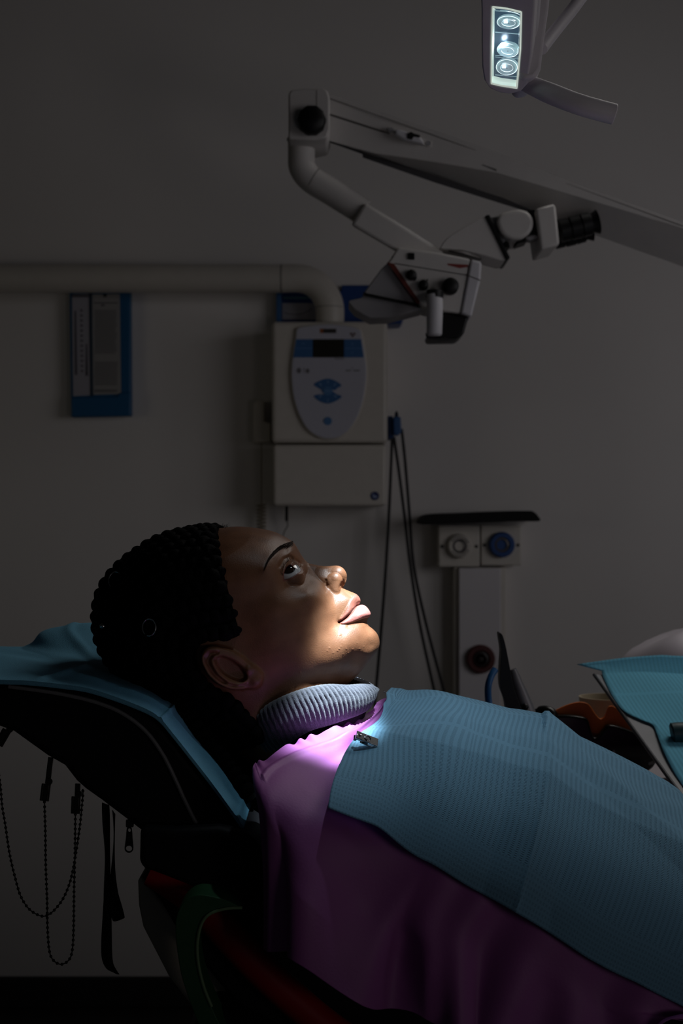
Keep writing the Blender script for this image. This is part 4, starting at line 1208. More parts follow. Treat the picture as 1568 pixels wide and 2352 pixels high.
obj('pull_tab', ring_plate(sm2([(291, 1903), (296, 1898), (302, 1903), (304, 1925), (306, 1948), (303, 1956), (296, 1959), (289, 1956), (286, 1948), (289, 1925)], 4), [circ(297, 1907, 3.2, 4.5, 12), circ(296, 1949, 7.2, 6.5, 16)], 1.114, 0.001), M_DCH, zt, solid=0.001, sharp=60)
obj('slider', box(P(298, 1891, 1.114), (0.006, 0.003, 0.006)), M_DCH, zt, bevel=0.0008)
# ================================================================ examination light
M_LAMP = mat('grey_lamp_plastic', (222, 218, 224), 0.5, noise=0.03)
lc = P(1163, 108, 1.12)
lamp = thing('exam_light', 'dental examination light with lit glass window and curved grey handle', 'lamp', tuple(lc))
n_ = Vector((-0.24, -0.50, -0.83)).normalized()              # the way the window faces
t_ = (Vector((0.012, 0, 1)) - n_ * Vector((0.012, 0, 1)).dot(n_)).normalized()
w_ = t_.cross(n_).normalized()
if w_.x < 0: w_ = -w_
def on_plane(px, py, off=0.0):
    """point of the window plane (through lc) met by the line of sight, pushed off along the normal"""
    o = Vector((0, 0, CAMZ)); d = P(px, py, 1.0) - o
    s = (lc - o).dot(n_) / d.dot(n_)
    return o + d * s + n_ * off
def lprism(poly, o0, o1):
    a = [on_plane(x, y, o0) for x, y in poly]; b = [p + n_ * (o1 - o0) for p in a]; n = len(poly)
    return a + b, [list(range(n)), list(range(n, 2 * n))[::-1]] + [[i, (i + 1) % n, n + (i + 1) % n, n + i] for i in range(n)]
WIN = [(1131, 12), (1165, 16), (1198, 24), (1196, 110), (1188, 200), (1150, 194), (1128, 189), (1129, 100)]
HOUS = [(1103, -60), (1106, 20), (1106, 90), (1107, 150), (1112, 180), (1126, 200), (1148, 210), (1172, 213), (1196, 207), (1212, 190), (1221, 120), (1228, 20), (1232, -60)]
# housing with a recess around the window
def frame_prism(outer, inner, o0, o1):
    bm = bmesh.new(); E = []
    for poly in (outer, inner):
        vs = [bm.verts.new(on_plane(x, y, o0)) for x, y in poly]
        for a, b in zip(vs, vs[1:] + vs[:1]): E.append(bm.edges.new((a, b)))
    bmesh.ops.triangle_fill(bm, use_beauty=True, edges=E)
    bm.verts.index_update()
    V = [v.co.copy() for v in bm.verts]; Fc = [[v.index for v in f.verts] for f in bm.faces]; bm.free()
    n = len(V); V2 = V + [v + n_ * (o1 - o0) for v in V]
    F2 = Fc + [[i + n for i in f][::-1] for f in Fc]
    k0 = len(outer)
    for s, m in ((0, k0), (k0, len(inner))):
        F2 += [[s + i, s + (i + 1) % m, n + s + (i + 1) % m, n + s + i] for i in range(m)]
    return V2, F2
obj('housing_rim', frame_prism(HOUS, WIN, 0.002, -0.016), M_LAMP, lamp, bevel=0.0015, seg=3, sharp=40)
back = lprism(HOUS, -0.0165, -0.045)
obj('housing', back, M_LAMP, lamp, bevel=0.012, seg=5, sharp=40)
# side shell carrying the arm
SH = [(1200, -70), (1200, 60), (1192, 150), (1192, 172), (1204, 182), (1226, 178), (1242, 158), (1250, 90), (1260, 20), (1268, -70)]
obj('side_shell', prism(SH, 1.135, 1.19), M_LAMP, lamp, bevel=0.012, seg=4, sharp=40)
# handle
hp = smooth_path([P(1200, 188, 1.165), P(1222, 197, 1.155), P(1262, 214, 1.14), P(1330, 240, 1.13), P(1412, 263, 1.13)], 8)
hd = obj('handle', tube(hp, [0.0066 + 0.0016 * min(1, i / 16) for i in range(len(hp))], 24), M_LAMP, lamp, bevel=0.001, sharp=60, label='curved grey hand grip')
# arm going up to the ceiling
obj('arm', join(tube(smooth_path([P(1243, 112, 1.15), P(1275, 70, 1.17), P(1330, 0, 1.20), P(1400, -110, 1.24), P(1420, -420, 1.26)], 6), 0.0052, 14), tube([P(1235, -60, 1.14), P(1240, -260, 1.14), P(1420, -420, 1.26), Vector((0.30, 1.30, 2.70))], 0.016, 18)), M_LAMP, lamp)
# glass window and reflector cups
M_GLASS = bpy.data.materials.new('lamp_glass'); M_GLASS.use_nodes = True
b = M_GLASS.node_tree.nodes['Principled BSDF']; b.inputs['Base Color'].default_value = (0.9, 0.96, 1, 1); b.inputs['Roughness'].default_value = 0.03
b.inputs['Transmission Weight'].default_value = 1.0; b.inputs['IOR'].default_value = 1.15
M_CUP = mat('lamp_reflector', (205, 215, 225), 0.16, metal=1.0)
M_TRAYD = mat('lamp_inner_dark', (34, 48, 58), 0.3, metal=0.5, emit=(60, 90, 110), estr=0.5)
M_LED = mat('led_chip', (255, 255, 255), 0.5, emit=(250, 252, 255), estr=60.0)
M_LEN = mat('lit_lens', (150, 180, 190), 0.12, spec=0.6, emit=(200, 225, 235), estr=0.22)
M_LEN2 = mat('lit_lens_edge', (230, 240, 240), 0.12, emit=(240, 250, 250), estr=1.3)
M_GLOW = mat('lit_window_edge', (220, 235, 225), 0.3, emit=(225, 238, 225), estr=0.5)
obj('reflector_tray', lprism([(a, b) for a, b in WIN], -0.0062, -0.0075), M_TRAYD, lamp, smooth=False)
wallb = frame_prism(WIN, [(1132.5, 14.5), (1165, 18), (1195.5, 26), (1193.5, 110), (1185.5, 195), (1150, 190.5), (1130.5, 185.5), (1131.5, 100)], 0.0022, -0.0060)
obj('window_edge', wallb, M_GLOW, lamp, smooth=False, label='glowing pale edge of the window')
def lring(cx, cy, rx, ry, rt, off, m, name, rot=0.0):
    pth = [on_plane(cx + rx * math.cos(a) * math.cos(rot) - ry * math.sin(a) * math.sin(rot), cy + rx * math.cos(a) * math.sin(rot) + ry * math.sin(a) * math.cos(rot), off) for a in [2 * math.pi * i / 40 for i in range(41)]]
    return tube(pth, rt, 8, cap=False)
for (cx, cy, rx, ry, rot) in [(1166, 57, 27, 15, 0.05), (1164, 121, 25, 16, 0.15), (1162, 160, 25, 18, 0.05)]:
    c0 = on_plane(cx, cy, -0.0155)
    # a shallow faceted cup
    k = 36
    rings = []
    for s, o in [(1.0, -0.0055), (0.96, -0.0030), (0.8, -0.0018), (0.55, -0.0028), (0.3, -0.0036), (0.05, -0.0036)]:
        rings.append([on_plane(cx + rx * s * math.cos(2 * math.pi * i / k), cy + (rx * s * math.sin(2 * math.pi * i / k)) * ry / rx + (1 - s) * 3, o) for i in range(k)])
    V = [p for r in rings for p in r]
    Fc = [[a * k + i, a * k + (i + 1) % k, (a + 1) * k + (i + 1) % k, (a + 1) * k + i] for a in range(5) for i in range(k)]
    cup = obj('reflector_cup', (V, Fc), M_LEN, lamp, label='round lens cup')
    obj('cup_rim', join(lring(cx, cy, rx * 0.97, ry * 0.97, 0.00020, -0.0030, None, '', rot), lring(cx, cy + 1, rx * 0.58, ry * 0.5, 0.00016, -0.0028, None, '', rot)), M_LEN2, cup)
obj('led_chip', sphere(on_plane(1153, 107, -0.0018), 0.0021, 12, 8), M_LED, lamp, label='bright white light source')
for (cx, cy) in [(1166, 57), (1162, 160)]:
    obj('led_chip', box(on_plane(cx - 6, cy - 2, -0.0022), (0.0026, 0.0012, 0.001)), mat('led_dim', (255, 255, 255), 0.5, emit=(240, 250, 255), estr=6.0), lamp)
pieces('divider', [tube([on_plane(1134, y, -0.0055), on_plane(1192, y + 5, -0.0055)], 0.0003, 6) for y in (29, 35, 84, 137, 141, 182)], M_LEN, lamp)
obj('window_glass', lprism([(1134, 17), (1165, 20), (1194, 28), (1192, 110), (1184.5, 193), (1150, 188), (1132, 184), (1133, 100)], 0.0030, 0.0020), M_GLASS, lamp, smooth=False)
# ================================================================ things on the back wall
M_WP = mat('offwhite_plastic', (214, 208, 198), 0.42, noise=0.02)
M_WP2 = mat('cool_white_plastic', (196, 196, 208), 0.4)
M_BLUE = mat('keypad_blue', (54, 104, 158), 0.5)
M_DISP = mat('dark_display', (34, 34, 26), 0.3)
M_DK = mat('dark_print', (60, 58, 60), 0.7)
M_INK = mat('faint_print', (120, 118, 122), 0.8)
M_WHM = mat('white_mark', (200, 215, 235), 0.6)
M_NAVY = mat('navy_badge', (22, 40, 96), 0.5)
BK = WALLD - 0.001
xr = thing('xray_unit', 'white wall-mounted x-ray control box with oval blue keypad panel and a thick horizontal arm', 'x-ray unit', tuple(P(757, 1162, 3.44)))
obj('housing', prism([(624, 738), (890, 738), (890, 1017), (624, 1017)], 3.29, BK), M_WP, xr, bevel=0.010, seg=4)
obj('lower_cover', prism([(627, 1021), (887, 1021), (887, 1162), (627, 1162)], 3.292, BK), M_WP, xr, bevel=0.008, seg=4)
FP_ = [(684, 754), (679, 775), (672, 820), (669, 860), (673, 905), (685, 948), (704, 983), (728, 1001), (754, 1007), (780, 1002), (804, 983), (824, 948), (836, 905), (841, 860), (838, 820), (831, 775), (824, 756), (790, 748), (752, 745), (716, 748)]
rimO = [(x + (x - 754) * 0.03, y + (y - 870) * 0.02) for x, y in FP_]
pb = obj('panel_rim', prism(sm2(rimO, 4), 3.280, 3.292), M_WP, xr, bevel=0.004, seg=3)
fp = obj('control_panel', prism(sm2(FP_, 4), 3.2785, 3.29), M_WP2, xr, bevel=0.002, seg=2)
df = 3.278
obj('blue_band', prism([(680, 779), (829, 779), (835, 821), (673, 821)], df, df + 0.002), M_BLUE, fp, smooth=False)
obj('display', prism([(718, 779), (790, 779), (790, 821), (718, 821)], df - 0.0005, df + 0.001), M_DISP, fp, smooth=False, label='dark display')
pieces('band_mark', [prism(q, df - 0.0006, df) for q in ([(674, 799.5), (716, 799.5), (716, 800.8), (674, 800.8)], [(792, 799.5), (833, 799.5), (833, 800.8), (792, 800.8)], [(808, 786), (810, 786), (810, 794), (808, 794)], [(808.3, 807), (809.8, 807), (809.8, 813), (808.3, 813)], [(693, 788), (699, 788), (699, 790), (693, 790)])], mat('band_mark_blue', (96, 140, 196), 0.6), fp, smooth=False)
obj('brand_badge', prism([(742, 755), (772, 755), (772, 765), (742, 765)], df - 0.0002, df + 0.001), mat('badge_dark', (48, 44, 42), 0.6), fp, smooth=False)
obj('brand_badge_end', prism([(734.5, 755), (742, 755), (742, 765), (734.5, 765)], df - 0.0002, df + 0.001), mat('badge_orange', (150, 82, 30), 0.6), fp, smooth=False, label='orange end of the badge')
obj('radiation_mark', join(*[prism(circ(x, y, 3.0, 2.6, 10), df - 0.0002, df + 0.001) for x, y in ((806, 766.5), (813.5, 766.5), (809.8, 771.5))]), mat('mark_red', (88, 52, 40), 0.7), fp, smooth=False)
pieces('printed_symbol', ([prism(circ(686, 851, 5.5, 6.5, 14), df - 0.0001, df + 0.001), prism([(697, 845), (698.5, 845), (698.5, 857), (697, 857)], df - 0.0001, df + 0.001)] + [prism(circ(706, 852, 4.5, 5.5, 14), df - 0.0001, df + 0.001), prism([(793, 849.5), (806, 849.5), (806, 852.5), (793, 852.5)], df - 0.0001, df + 0.001), prism([(811, 849.5), (826, 849.5), (826, 852.5), (811, 852.5)], df - 0.0001, df + 0.001), prism(circ(809, 845, 1.6, 1.6, 8), df - 0.0001, df + 0.001), prism([(768, 823), (790, 823), (790, 825), (768, 825)], df - 0.0001, df + 0.001)]), M_INK, fp, smooth=False)
obj('keypad', prism(sm2([(721, 885), (735, 874), (752, 869.5), (769, 874), (784, 885), (774, 891), (766, 896)], 3) + [(766, 900)] + sm2([(774, 906), (784, 912), (769, 922), (752, 927), (735, 922), (721, 911), (731, 906)], 3) + [(739, 900), (739, 896)] + [(731, 891)], df - 0.001, df + 0.001), M_BLUE, fp, smooth=False, label='blue keypad of two curved wings')
obj('keypad_button', prism(circ(752.5, 898, 10.5, 10.5, 24), df - 0.0016, df), mat('keypad_blue2', (78, 126, 176), 0.5), fp)
pieces('keypad_mark', [prism(q, df - 0.0018, df) for q in ([(732, 881), (734.5, 879.5), (739, 885), (736.5, 886.5)], [(765, 886), (770, 880), (772, 881), (767, 887)], [(732, 911.5), (737, 907), (739, 908.5), (734, 913)], [(766, 908), (768, 907), (773, 911), (771, 913)], [(751.6, 873), (753.4, 873), (753.4, 881), (751.6, 881)], [(751.8, 915), (753.2, 915), (753.2, 924), (751.8, 924)], [(747, 897.3), (758, 897.3), (758, 898.7), (747, 898.7)])], mat('keypad_light', (130, 165, 205), 0.6), fp, smooth=False)
obj('power_button', prism(circ(752.5, 967, 9.5, 9.5, 24), df - 0.0012, df + 0.001), mat('keypad_blue2', (78, 126, 176), 0.5), fp)
lg = obj('round_badge', prism(circ(860.5, 1139, 10, 10, 28), 3.2905, 3.294), M_NAVY, xr, label='dark blue round badge with a pale arrow mark')
obj('badge_mark', prism([(855.5, 1133), (857.5, 1133), (858.5, 1138), (864, 1138), (866.5, 1141), (861, 1145), (859, 1141.5), (857, 1144), (855.5, 1142)], 3.2900, 3.2910), mat('badge_light', (150, 165, 200), 0.6), lg, smooth=False)
# arm: tube coming from the left, elbow down into the box
AD = 3.36
R_ = 32.5 / FPX * AD
elb = smooth_path([P(646, 640, AD), P(690, 640, AD), P(722, 651, AD), P(745, 675, AD), P(757, 705, AD), P(757, 748, AD)], 8)
obj('arm', join(tube([P(-900, 640, AD), P(646, 640, AD)], R_, 40), tube(elb, R_ * 1.0, 40)), M_WP, xr, sharp=50)
pieces('arm_collar', [tube([P(644, 640, AD), P(648, 640, AD)], R_ * 1.012, 40), tube([P(757, 706, AD), P(757, 708, AD)], R_ * 1.012, 40)], mat('arm_joint_grey', (150, 146, 140), 0.5), xr, sharp=50)  # slim grey rings at the seams of the arm
obj('arm_mount', prism([(-930, 590), (-860, 590), (-860, 700), (-930, 700)], 3.25, BK), M_WP, xr, bevel=0.01)
obj('cable_stub', tube([P(658, 1160, 3.40), P(658, 1196, 3.41)], 0.0035, 10), M_BLACK, xr)
obj('cable', tube(smooth_path([P(658, 1196, 3.41), P(660, 1208, 3.415), P(650, 1230, 3.43), P(640, 1300, 3.43)], 6), 0.0014, 8), mat('grey_cable', (96, 92, 86), 0.6), xr)

# handset at the left of the box with a coiled cord
hs = thing('remote_handset', 'small white handset in a holder left of the x-ray box, with a coiled cord', 'handset', tuple(P(600, 1015, 3.44)))
obj('holder', prism([(582, 924), (590, 920), (606, 920), (606, 968), (621, 972), (621, 1015), (581, 1017)], 3.395, BK), M_WP, hs, bevel=0.004)
cp_ = [P(600, 1015 + i, 3.42) for i in (0, 60, 145)]
turns = 9
coil = [Vector((P(600, 1158, 3.42).x + 0.0105 * math.cos(a), 3.42 + 0.0105 * math.sin(a), P(600, 1158 + 75 * a / (2 * math.pi * turns), 3.42).z)) for a in np.linspace(0, 2 * math.pi * turns, 180)]
obj('coiled_cord', join(tube(smooth_path(cp_, 4), 0.0016, 8), tube(coil, 0.0022, 6)), mat('cream_cord', (150, 140, 122), 0.55), hs)

# blue chart holder at the left
ch = thing('chart_holder', 'tall blue wall holder with two printed paper sheets, below the arm at the left', 'holder', tuple(P(230, 957, 3.44)))
M_BH = mat('blue_holder_plastic', (22, 92, 138), 0.45)
obj('back_panel', prism([(159, 668), (298, 666), (300, 955), (163, 958)], 3.415, BK), M_BH, ch, bevel=0.003)
obj('pocket_lip', prism([(163, 912), (268, 910), (274, 902), (300, 900), (300, 955), (163, 958)], 3.405, 3.418), M_BH, ch, bevel=0.004)
obj('divider', prism([(206, 670), (210, 670), (213, 909), (209, 909)], 3.409, 3.416), mat('dark_teal_plastic', (14, 50, 72), 0.5), ch, smooth=False)
M_PAP = mat('printed_paper', (166, 164, 172), 0.85)
ls = obj('paper_strip', prism([(165, 676), (205, 675), (208, 908), (168, 910)], 3.4125, 3.4135), M_PAP, ch, smooth=False)
rs = obj('paper_sheet', prism([(211, 676), (275, 675), (278, 905), (213, 907)], 3.4125, 3.4135), mat('printed_paper2', (158, 156, 154), 0.85), ch, smooth=False)
dl = 3.4118
mk = [prism(circ(186.5 + (y - 713) * 0.012, y, 3.0, 2.6, 8), dl, dl + 0.0006) for y in np.linspace(713, 852, 13)]
mk += [prism([(171, 714), (174.5, 714), (177, 861), (172, 861)], dl, dl + 0.0006), prism([(197.5, 790), (200, 790), (202, 863), (196, 863)], dl, dl + 0.0006), prism([(165, 677), (204, 677), (204, 682), (165, 682)], dl, dl + 0.0006)]
obj('printed_scale', join(*mk), mat('ink_grey', (88, 86, 92), 0.85), ls, smooth=False)
mk = []
yy = 712
random.seed(3)
while yy < 900:
    if not (812 < yy < 830) and not (884 < yy < 893):
        x0 = 216 + random.random() * 3; x1 = 270 - random.random() * (6 if yy < 812 else 2)
        mk.append(prism([(x0, yy), (x1, yy), (x1, yy + 1.3), (x0, yy + 1.3)], dl, dl + 0.0006))
    yy += 2.9
mk += [prism([(215, 694), (270, 694), (270, 697), (215, 697)], dl, dl + 0.0006), prism(circ(236, 701, 5, 3, 10), dl, dl + 0.0006), prism([(216, 898), (268, 898), (268, 900), (216, 900)], dl, dl + 0.0006)]
obj('printed_text', join(*mk), mat('ink_grey2', (112, 110, 112), 0.85), rs, smooth=False)
obj('punch_hole', prism(circ(241, 678.5, 4.5, 3.5, 14), dl, dl + 0.0008), mat('hole_dark', (18, 18, 20), 0.8), rs, smooth=False)

# blue document rack behind the x-ray arm
rk = thing('document_rack', 'dark blue document rack with a white card, half hidden behind the x-ray box', 'rack', tuple(P(770, 760, 3.44)))
M_BD = mat('deep_blue_plastic', (14, 62, 128), 0.45)
obj('back_panel', prism([(634, 668), (784, 668), (784, 655), (865, 655), (865, 752), (634, 752)], 3.43, BK), M_BD, rk, bevel=0.002)
obj('side_rail', prism([(634, 668), (646, 668), (646, 752), (634, 752)], 3.41, 3.431), M_BLUE, rk, bevel=0.002)
cd_ = obj('white_card', prism([(648, 696), (725, 696), (740, 735), (648, 734)], 3.422, 3.424), M_PAP, rk, smooth=False)
obj('card_line', tube(smooth_path([P(652, 718, 3.4215), P(670, 722, 3.4215), P(692, 721, 3.4215), P(716, 710, 3.4215)], 6), 0.0011, 6), M_INK, cd_)
obj('pale_line', prism([(650, 682), (740, 682), (740, 686), (650, 686)], 3.428, 3.4305), mat('teal_line', (90, 140, 152), 0.6), rk, smooth=False)
obj('shelf_lip', prism([(862, 731), (924, 729), (926, 736), (920, 743), (880, 744)], 3.36, BK), M_BD, rk, bevel=0.003)

# sensor holder with cords on the right of the box
sh = thing('sensor_holder', 'small blue sensor clipped beside the x-ray box with three dark hanging cords', 'sensor', tuple(P(905, 1000, 3.40)))
obj('holder', prism([(889, 956), (902, 955), (905, 1005), (892, 1007)], 3.33, BK), mat('holder_blue', (24, 62, 112), 0.5), sh, bevel=0.003)
obj('sensor', prism([(903, 957), (920, 957), (922, 992), (914, 1000), (904, 998)], 3.31, 3.35), mat('sensor_blue', (52, 96, 150), 0.45), sh, bevel=0.003)
obj('sensor_tip', prism([(906, 957), (907, 947), (911, 943), (914, 948), (915, 957)], 3.32, 3.345), mat('sensor_dark', (16, 26, 48), 0.5), sh, bevel=0.001)
M_CORD = mat('dark_cord', (22, 21, 22), 0.55)
for pxs in ([(900, 1005), (898, 1060), (893, 1180), (884, 1330), (874, 1460), (862, 1600), (850, 1760), (842, 1960)],
            [(904, 1003), (914, 1070), (928, 1180), (942, 1300), (965, 1440), (1000, 1600), (1035, 1760), (1060, 1960)],
            [(922, 985), (930, 1060), (940, 1180), (950, 1300), (980, 1440), (1026, 1610), (1070, 1760), (1105, 1960)]):
    obj('cord', tube(smooth_path([P(x, y, 3.36) for x, y in pxs], 10), 0.0036, 10), M_CORD, sh)

# gas outlets, bumper and trunking
du = thing('wall_trunking', 'white vertical wall trunking with a dark red ring socket, under the two square outlets', 'trunking', tuple(P(1102, 2239, 3.44)))
obj('cover', prism([(1054, 1305), (1150, 1305), (1150, 2235), (1054, 2235)], 3.385, 3.425), mat('trunk_white', (222, 218, 220), 0.5), du, bevel=0.002)
obj('channel', prism([(1042, 1303), (1162, 1303), (1162, 2238), (1042, 2238)], 3.40, BK), M_WP, du, bevel=0.003)
c1 = P(1103, 1513, 3.385)
rg = obj('ring_socket', lathe(c1, (0, -1, 0), [(0, 0.034), (0.012, 0.034), (0.016, 0.030), (0.016, 0.022), (0.008, 0.018)], 40), mat('dark_red_ring', (84, 42, 40), 0.5), du, label='dark red ring socket')
obj('socket_centre', join(lathe(c1, (0, -1, 0), [(0, 0.019), (0.012, 0.019), (0.014, 0.013), (0.008, 0.011)], 32), lathe(c1, (0, -1, 0), [(0, 0.006), (0.016, 0.006), (0.017, 0.001)], 20)), mat('socket_dark', (36, 28, 26), 0.5), rg)
bm_ = obj('wall_bumper', prism(sm2([(965, 1204), (968, 1192), (978, 1184), (1000, 1180), (1060, 1178), (1130, 1175), (1210, 1173), (1226, 1176), (1236, 1186), (1238, 1197), (1190, 1197), (1130, 1200), (1060, 1203), (1000, 1205)], 4), 3.30, BK), mat('black_foam', (20, 19, 19), 0.9, bump=0.8, bscale=300), None, bevel=0.004)
tag(bm_, 'black foam bumper strip above the two square wall outlets', 'bumper')
def outlet(label, x0, y0, x1, y1, cx, cy, r, kind):
    t = thing('gas_outlet', label, 'outlet', tuple(P((x0 + x1) / 2, y1, 3.44)), group=None)
    pl = obj('face_plate', prism([(x0, y0), (x1, y0), (x1, y1), (x0, y1)], 3.385, BK), M_WP, t, bevel=0.003)
    pieces('screw', [lathe(P(x, cy + 1, 3.385), (0, -1, 0), [(0, 0.0042), (0.0015, 0.0038), (0.0012, 0.0005)], 14) for x in (x0 + 8, x1 - 8)], M_DCH, pl)
    c = P(cx, cy, 3.385); k = r / FPX * 3.385
    obj('ring', lathe(c, (0, -1, 0), [(0, k), (0.012, k), (0.018, k * 0.86), (0.018, k * 0.62), (0.010, k * 0.55)], 44), mat('outlet_blue', (22, 72, 138), 0.45) if kind else M_WP, t, label='blue ring' if kind else 'white ring with raised marks')
    obj('socket', lathe(c, (0, -1, 0), [(0, k * 0.60), (0.013, k * 0.60), (0.015, k * 0.42), (0.006, k * 0.36)], 36), mat('socket_grey', (112, 108, 108), 0.4, metal=0.3), t)
    obj('socket_hole', lathe(c, (0, -1, 0), [(0, k * 0.37), (0.0075, k * 0.37), (0.0075, 0.0002)], 28), mat('socket_dark', (36, 28, 26), 0.5), t)
    if not kind:
        obj('ring_marks', join(*[box(c + Vector((k * 0.74 * math.cos(a), -0.0183, k * 0.74 * math.sin(a))), (0.003, 0.001, 0.0036), Matrix.Rotation(-a, 3, 'Y')) for a in [0.5 + i * 0.28 for i in range(8)] + [3.8 + i * 0.28 for i in range(8)]]), M_DK, t, smooth=False)
outlet('square white wall outlet with a white marked ring, left of the pair', 1007, 1207, 1101.5, 1302, 1054, 1254, 28, 0)
outlet('square white wall outlet with a blue ring, right of the pair', 1104, 1206, 1197, 1299, 1151, 1251, 29.5, 1)
# ================================================================ operating microscope on its boom
M_MS = mat('microscope_white', (200, 196, 192), 0.5, noise=0.02)
M_MS2 = mat('microscope_side', (206, 204, 208), 0.5)
M_MG = mat('microscope_grey', (150, 148, 150), 0.5)
M_BLK = mat('black_plastic', (16, 16, 17), 0.45, spec=0.3)
M_RDS = mat('brown_red_strip', (98, 34, 24), 0.5)
ms = thing('operating_microscope', 'white operating microscope hanging from a long slanted boom, eyepieces pointing right', 'microscope', (1.05, 2.62, 0.0))
DM = 2.40
ph = obj('pivot_head', prism([(662, 214), (668, 206), (700, 202), (744, 203), (752, 208), (757, 225), (757, 296), (750, 316), (722, 322), (662, 320)], DM - 0.06, DM + 0.06), M_MS, ms, bevel=0.010, seg=4, sharp=30)
obj('seam', prism([(726.3, 206), (727.6, 206), (727.6, 300), (726.3, 300)], DM - 0.0606, DM - 0.058), mat('seam_grey', (120, 116, 110), 0.6), ph, smooth=False)
c = P(716, 281, DM - 0.06)
obj('pivot_knob', lathe(c, (0, -1, 0), [(0, 0.0232), (0.018, 0.0238), (0.022, 0.021), (0.022, 0.0005)], 10), M_BLK, ph, sharp=60, label='black round knob')
# boom: a beam seen from below; side face narrows and underside widens to the right
def loft(secs):
    n = len(secs[0]); V = [p for s in secs for p in s]
    Fc = [list(range(n)), [(len(secs) - 1) * n + k for k in range(n)][::-1]]
    for i in range(len(secs) - 1):
        Fc += [[i * n + k, i * n + (k + 1) % n, (i + 1) * n + (k + 1) % n, (i + 1) * n + k] for k in range(n)]
    return V, Fc
def bsec(x, yt, yb, yu, d, w):
    a = P(x, yt, d); b_ = P(x, yb, d); c_ = P(x, yu, d + w); e = Vector((c_.x, d + w, a.z)); c_.x = b_.x; e.x = a.x
    return [a, b_, c_, e]
secs = [bsec(752, 214, 322, 322, DM, 0.03), bsec(862, 253, 352, 358, DM, 0.035), bsec(1000, 301, 372, 405, DM - 0.01, 0.045), bsec(1140, 350, 396, 455, DM - 0.02, 0.05), bsec(1350, 432, 458, 530, DM - 0.03, 0.05), bsec(1568, 510, 524, 606, DM - 0.04, 0.055), bsec(1900, 632, 642, 730, DM - 0.05, 0.055)]
bo = obj('boom', loft(secs), M_MS, ms, sharp=20)
obj('boom_groove', tube([P(757, 263, DM - 0.001), P(900, 309, DM - 0.001), P(1060, 362, DM - 0.011), P(1140, 391, DM - 0.02)], 0.0016, 6), mat('groove_grey', (84, 80, 78), 0.6), bo)
obj('boom_edge_line', tube([P(757, 226, DM - 0.001), P(1000, 312, DM - 0.011), P(1568, 519, DM - 0.041)], 0.0008, 6), mat('groove_grey2', (120, 116, 112), 0.6), bo)
ld = obj('lower_duct', loft([[P(x, y - h, DM + 0.022), P(x, y, DM + 0.022), P(x, y, DM + 0.06), P(x, y - h, DM + 0.06)] for x, y, h in ((742, 322, 6), (832, 354, 8), (833, 362, 13), (1000, 420, 15), (1200, 483, 14), (1400, 550, 12), (1600, 622, 10), (1900, 740, 10))]), mat('dark_duct', (58, 56, 58), 0.6), ms, sharp=20)
# small latch on the boom
lt = obj('latch_plate', prism(sm2([(892, 294), (900, 293), (985, 322), (990, 330), (984, 337), (905, 308), (896, 304)], 3), DM - 0.012, DM - 0.004), M_MS, ms, bevel=0.002, seg=2)
obj('latch_body', prism([(907, 296), (925, 298), (968, 316), (974, 330), (930, 320), (908, 308)], DM - 0.024, DM - 0.010), M_MS2, lt, bevel=0.003)
obj('latch_slot', join(prism([(935, 306), (944, 302), (950, 306), (965, 310), (964, 315), (950, 313), (946, 320), (936, 318)], DM - 0.027, DM - 0.02)), M_BLK, lt, bevel=0.001)
pieces('latch_screw', [lathe(P(x, y, DM - 0.012), (0, -1, 0), [(0, 0.0042), (0.002, 0.004), (0.0015, 0.0005)], 14) for x, y in ((897.5, 298.5), (983.5, 329.5))], M_MG, lt)
# drop tube with elbow and the wide sleeve
rt_ = 31 / FPX * DM
tb_ = smooth_path([P(692, 316, DM), P(692, 352, DM), P(694, 385, DM), P(715, 412, DM), P(760, 440, DM), P(835, 487, DM)], 8)
dt = obj('drop_tube', tube(tb_, rt_, 36), M_MS, ms, sharp=50)
pieces('tube_joint', [tube([P(690, 319, DM), P(690, 323, DM)], rt_ * 1.015, 36), tube([P(717.5, 413.5, DM), P(720, 415, DM)], rt_ * 1.012, 36)], mat('joint_grey', (140, 136, 132), 0.55), dt)
obj('sleeve_arm', loft([[P(838, 465, DM - 0.035), P(805, 517, DM - 0.035), P(805, 517, DM + 0.035), P(838, 465, DM + 0.035)], [P(940, 527, DM - 0.035), P(895, 570, DM - 0.035), P(895, 570, DM + 0.035), P(940, 527, DM + 0.035)], [P(1020, 578, DM - 0.03), P(990, 625, DM - 0.03), P(990, 625, DM + 0.03), P(1020, 578, DM + 0.03)]]), M_MS, ms, bevel=0.006, seg=3)
# body
DB = DM - 0.055
bd = obj('body_housing', prism([(914, 567), (1010, 580), (1080, 594), (1057, 719), (1013, 715), (966, 703), (889, 604)], DB, DM + 0.05), M_MS, ms, bevel=0.004, seg=3)
obj('body_side', prism([(1081, 595), (1106, 601), (1104, 640), (1083, 728), (1058, 719)], DB - 0.004, DM + 0.045), M_MS2, ms, bevel=0.004, seg=3, label='paler rounded side of the body')
pieces('body_seam', [tube([P(906, 605, DB - 0.0002), P(1073, 632, DB - 0.0002)], 0.0008, 6), tube([P(1073, 632, DB - 0.0045), P(1103, 644, DB - 0.0045)], 0.0008, 6)], mat('seam_dark', (70, 66, 62), 0.6), bd)
obj('red_strip', prism([(889, 602), (905, 606), (964, 693), (958, 698)], DB - 0.002, DM + 0.04), M_RDS, ms, smooth=False)
obj('red_mark', prism([(1027, 605), (1075, 608), (1075, 613), (1055, 616), (1028, 609)], DB - 0.0006, DB + 0.001), mat('red_mark', (128, 46, 40), 0.6), bd, smooth=False)
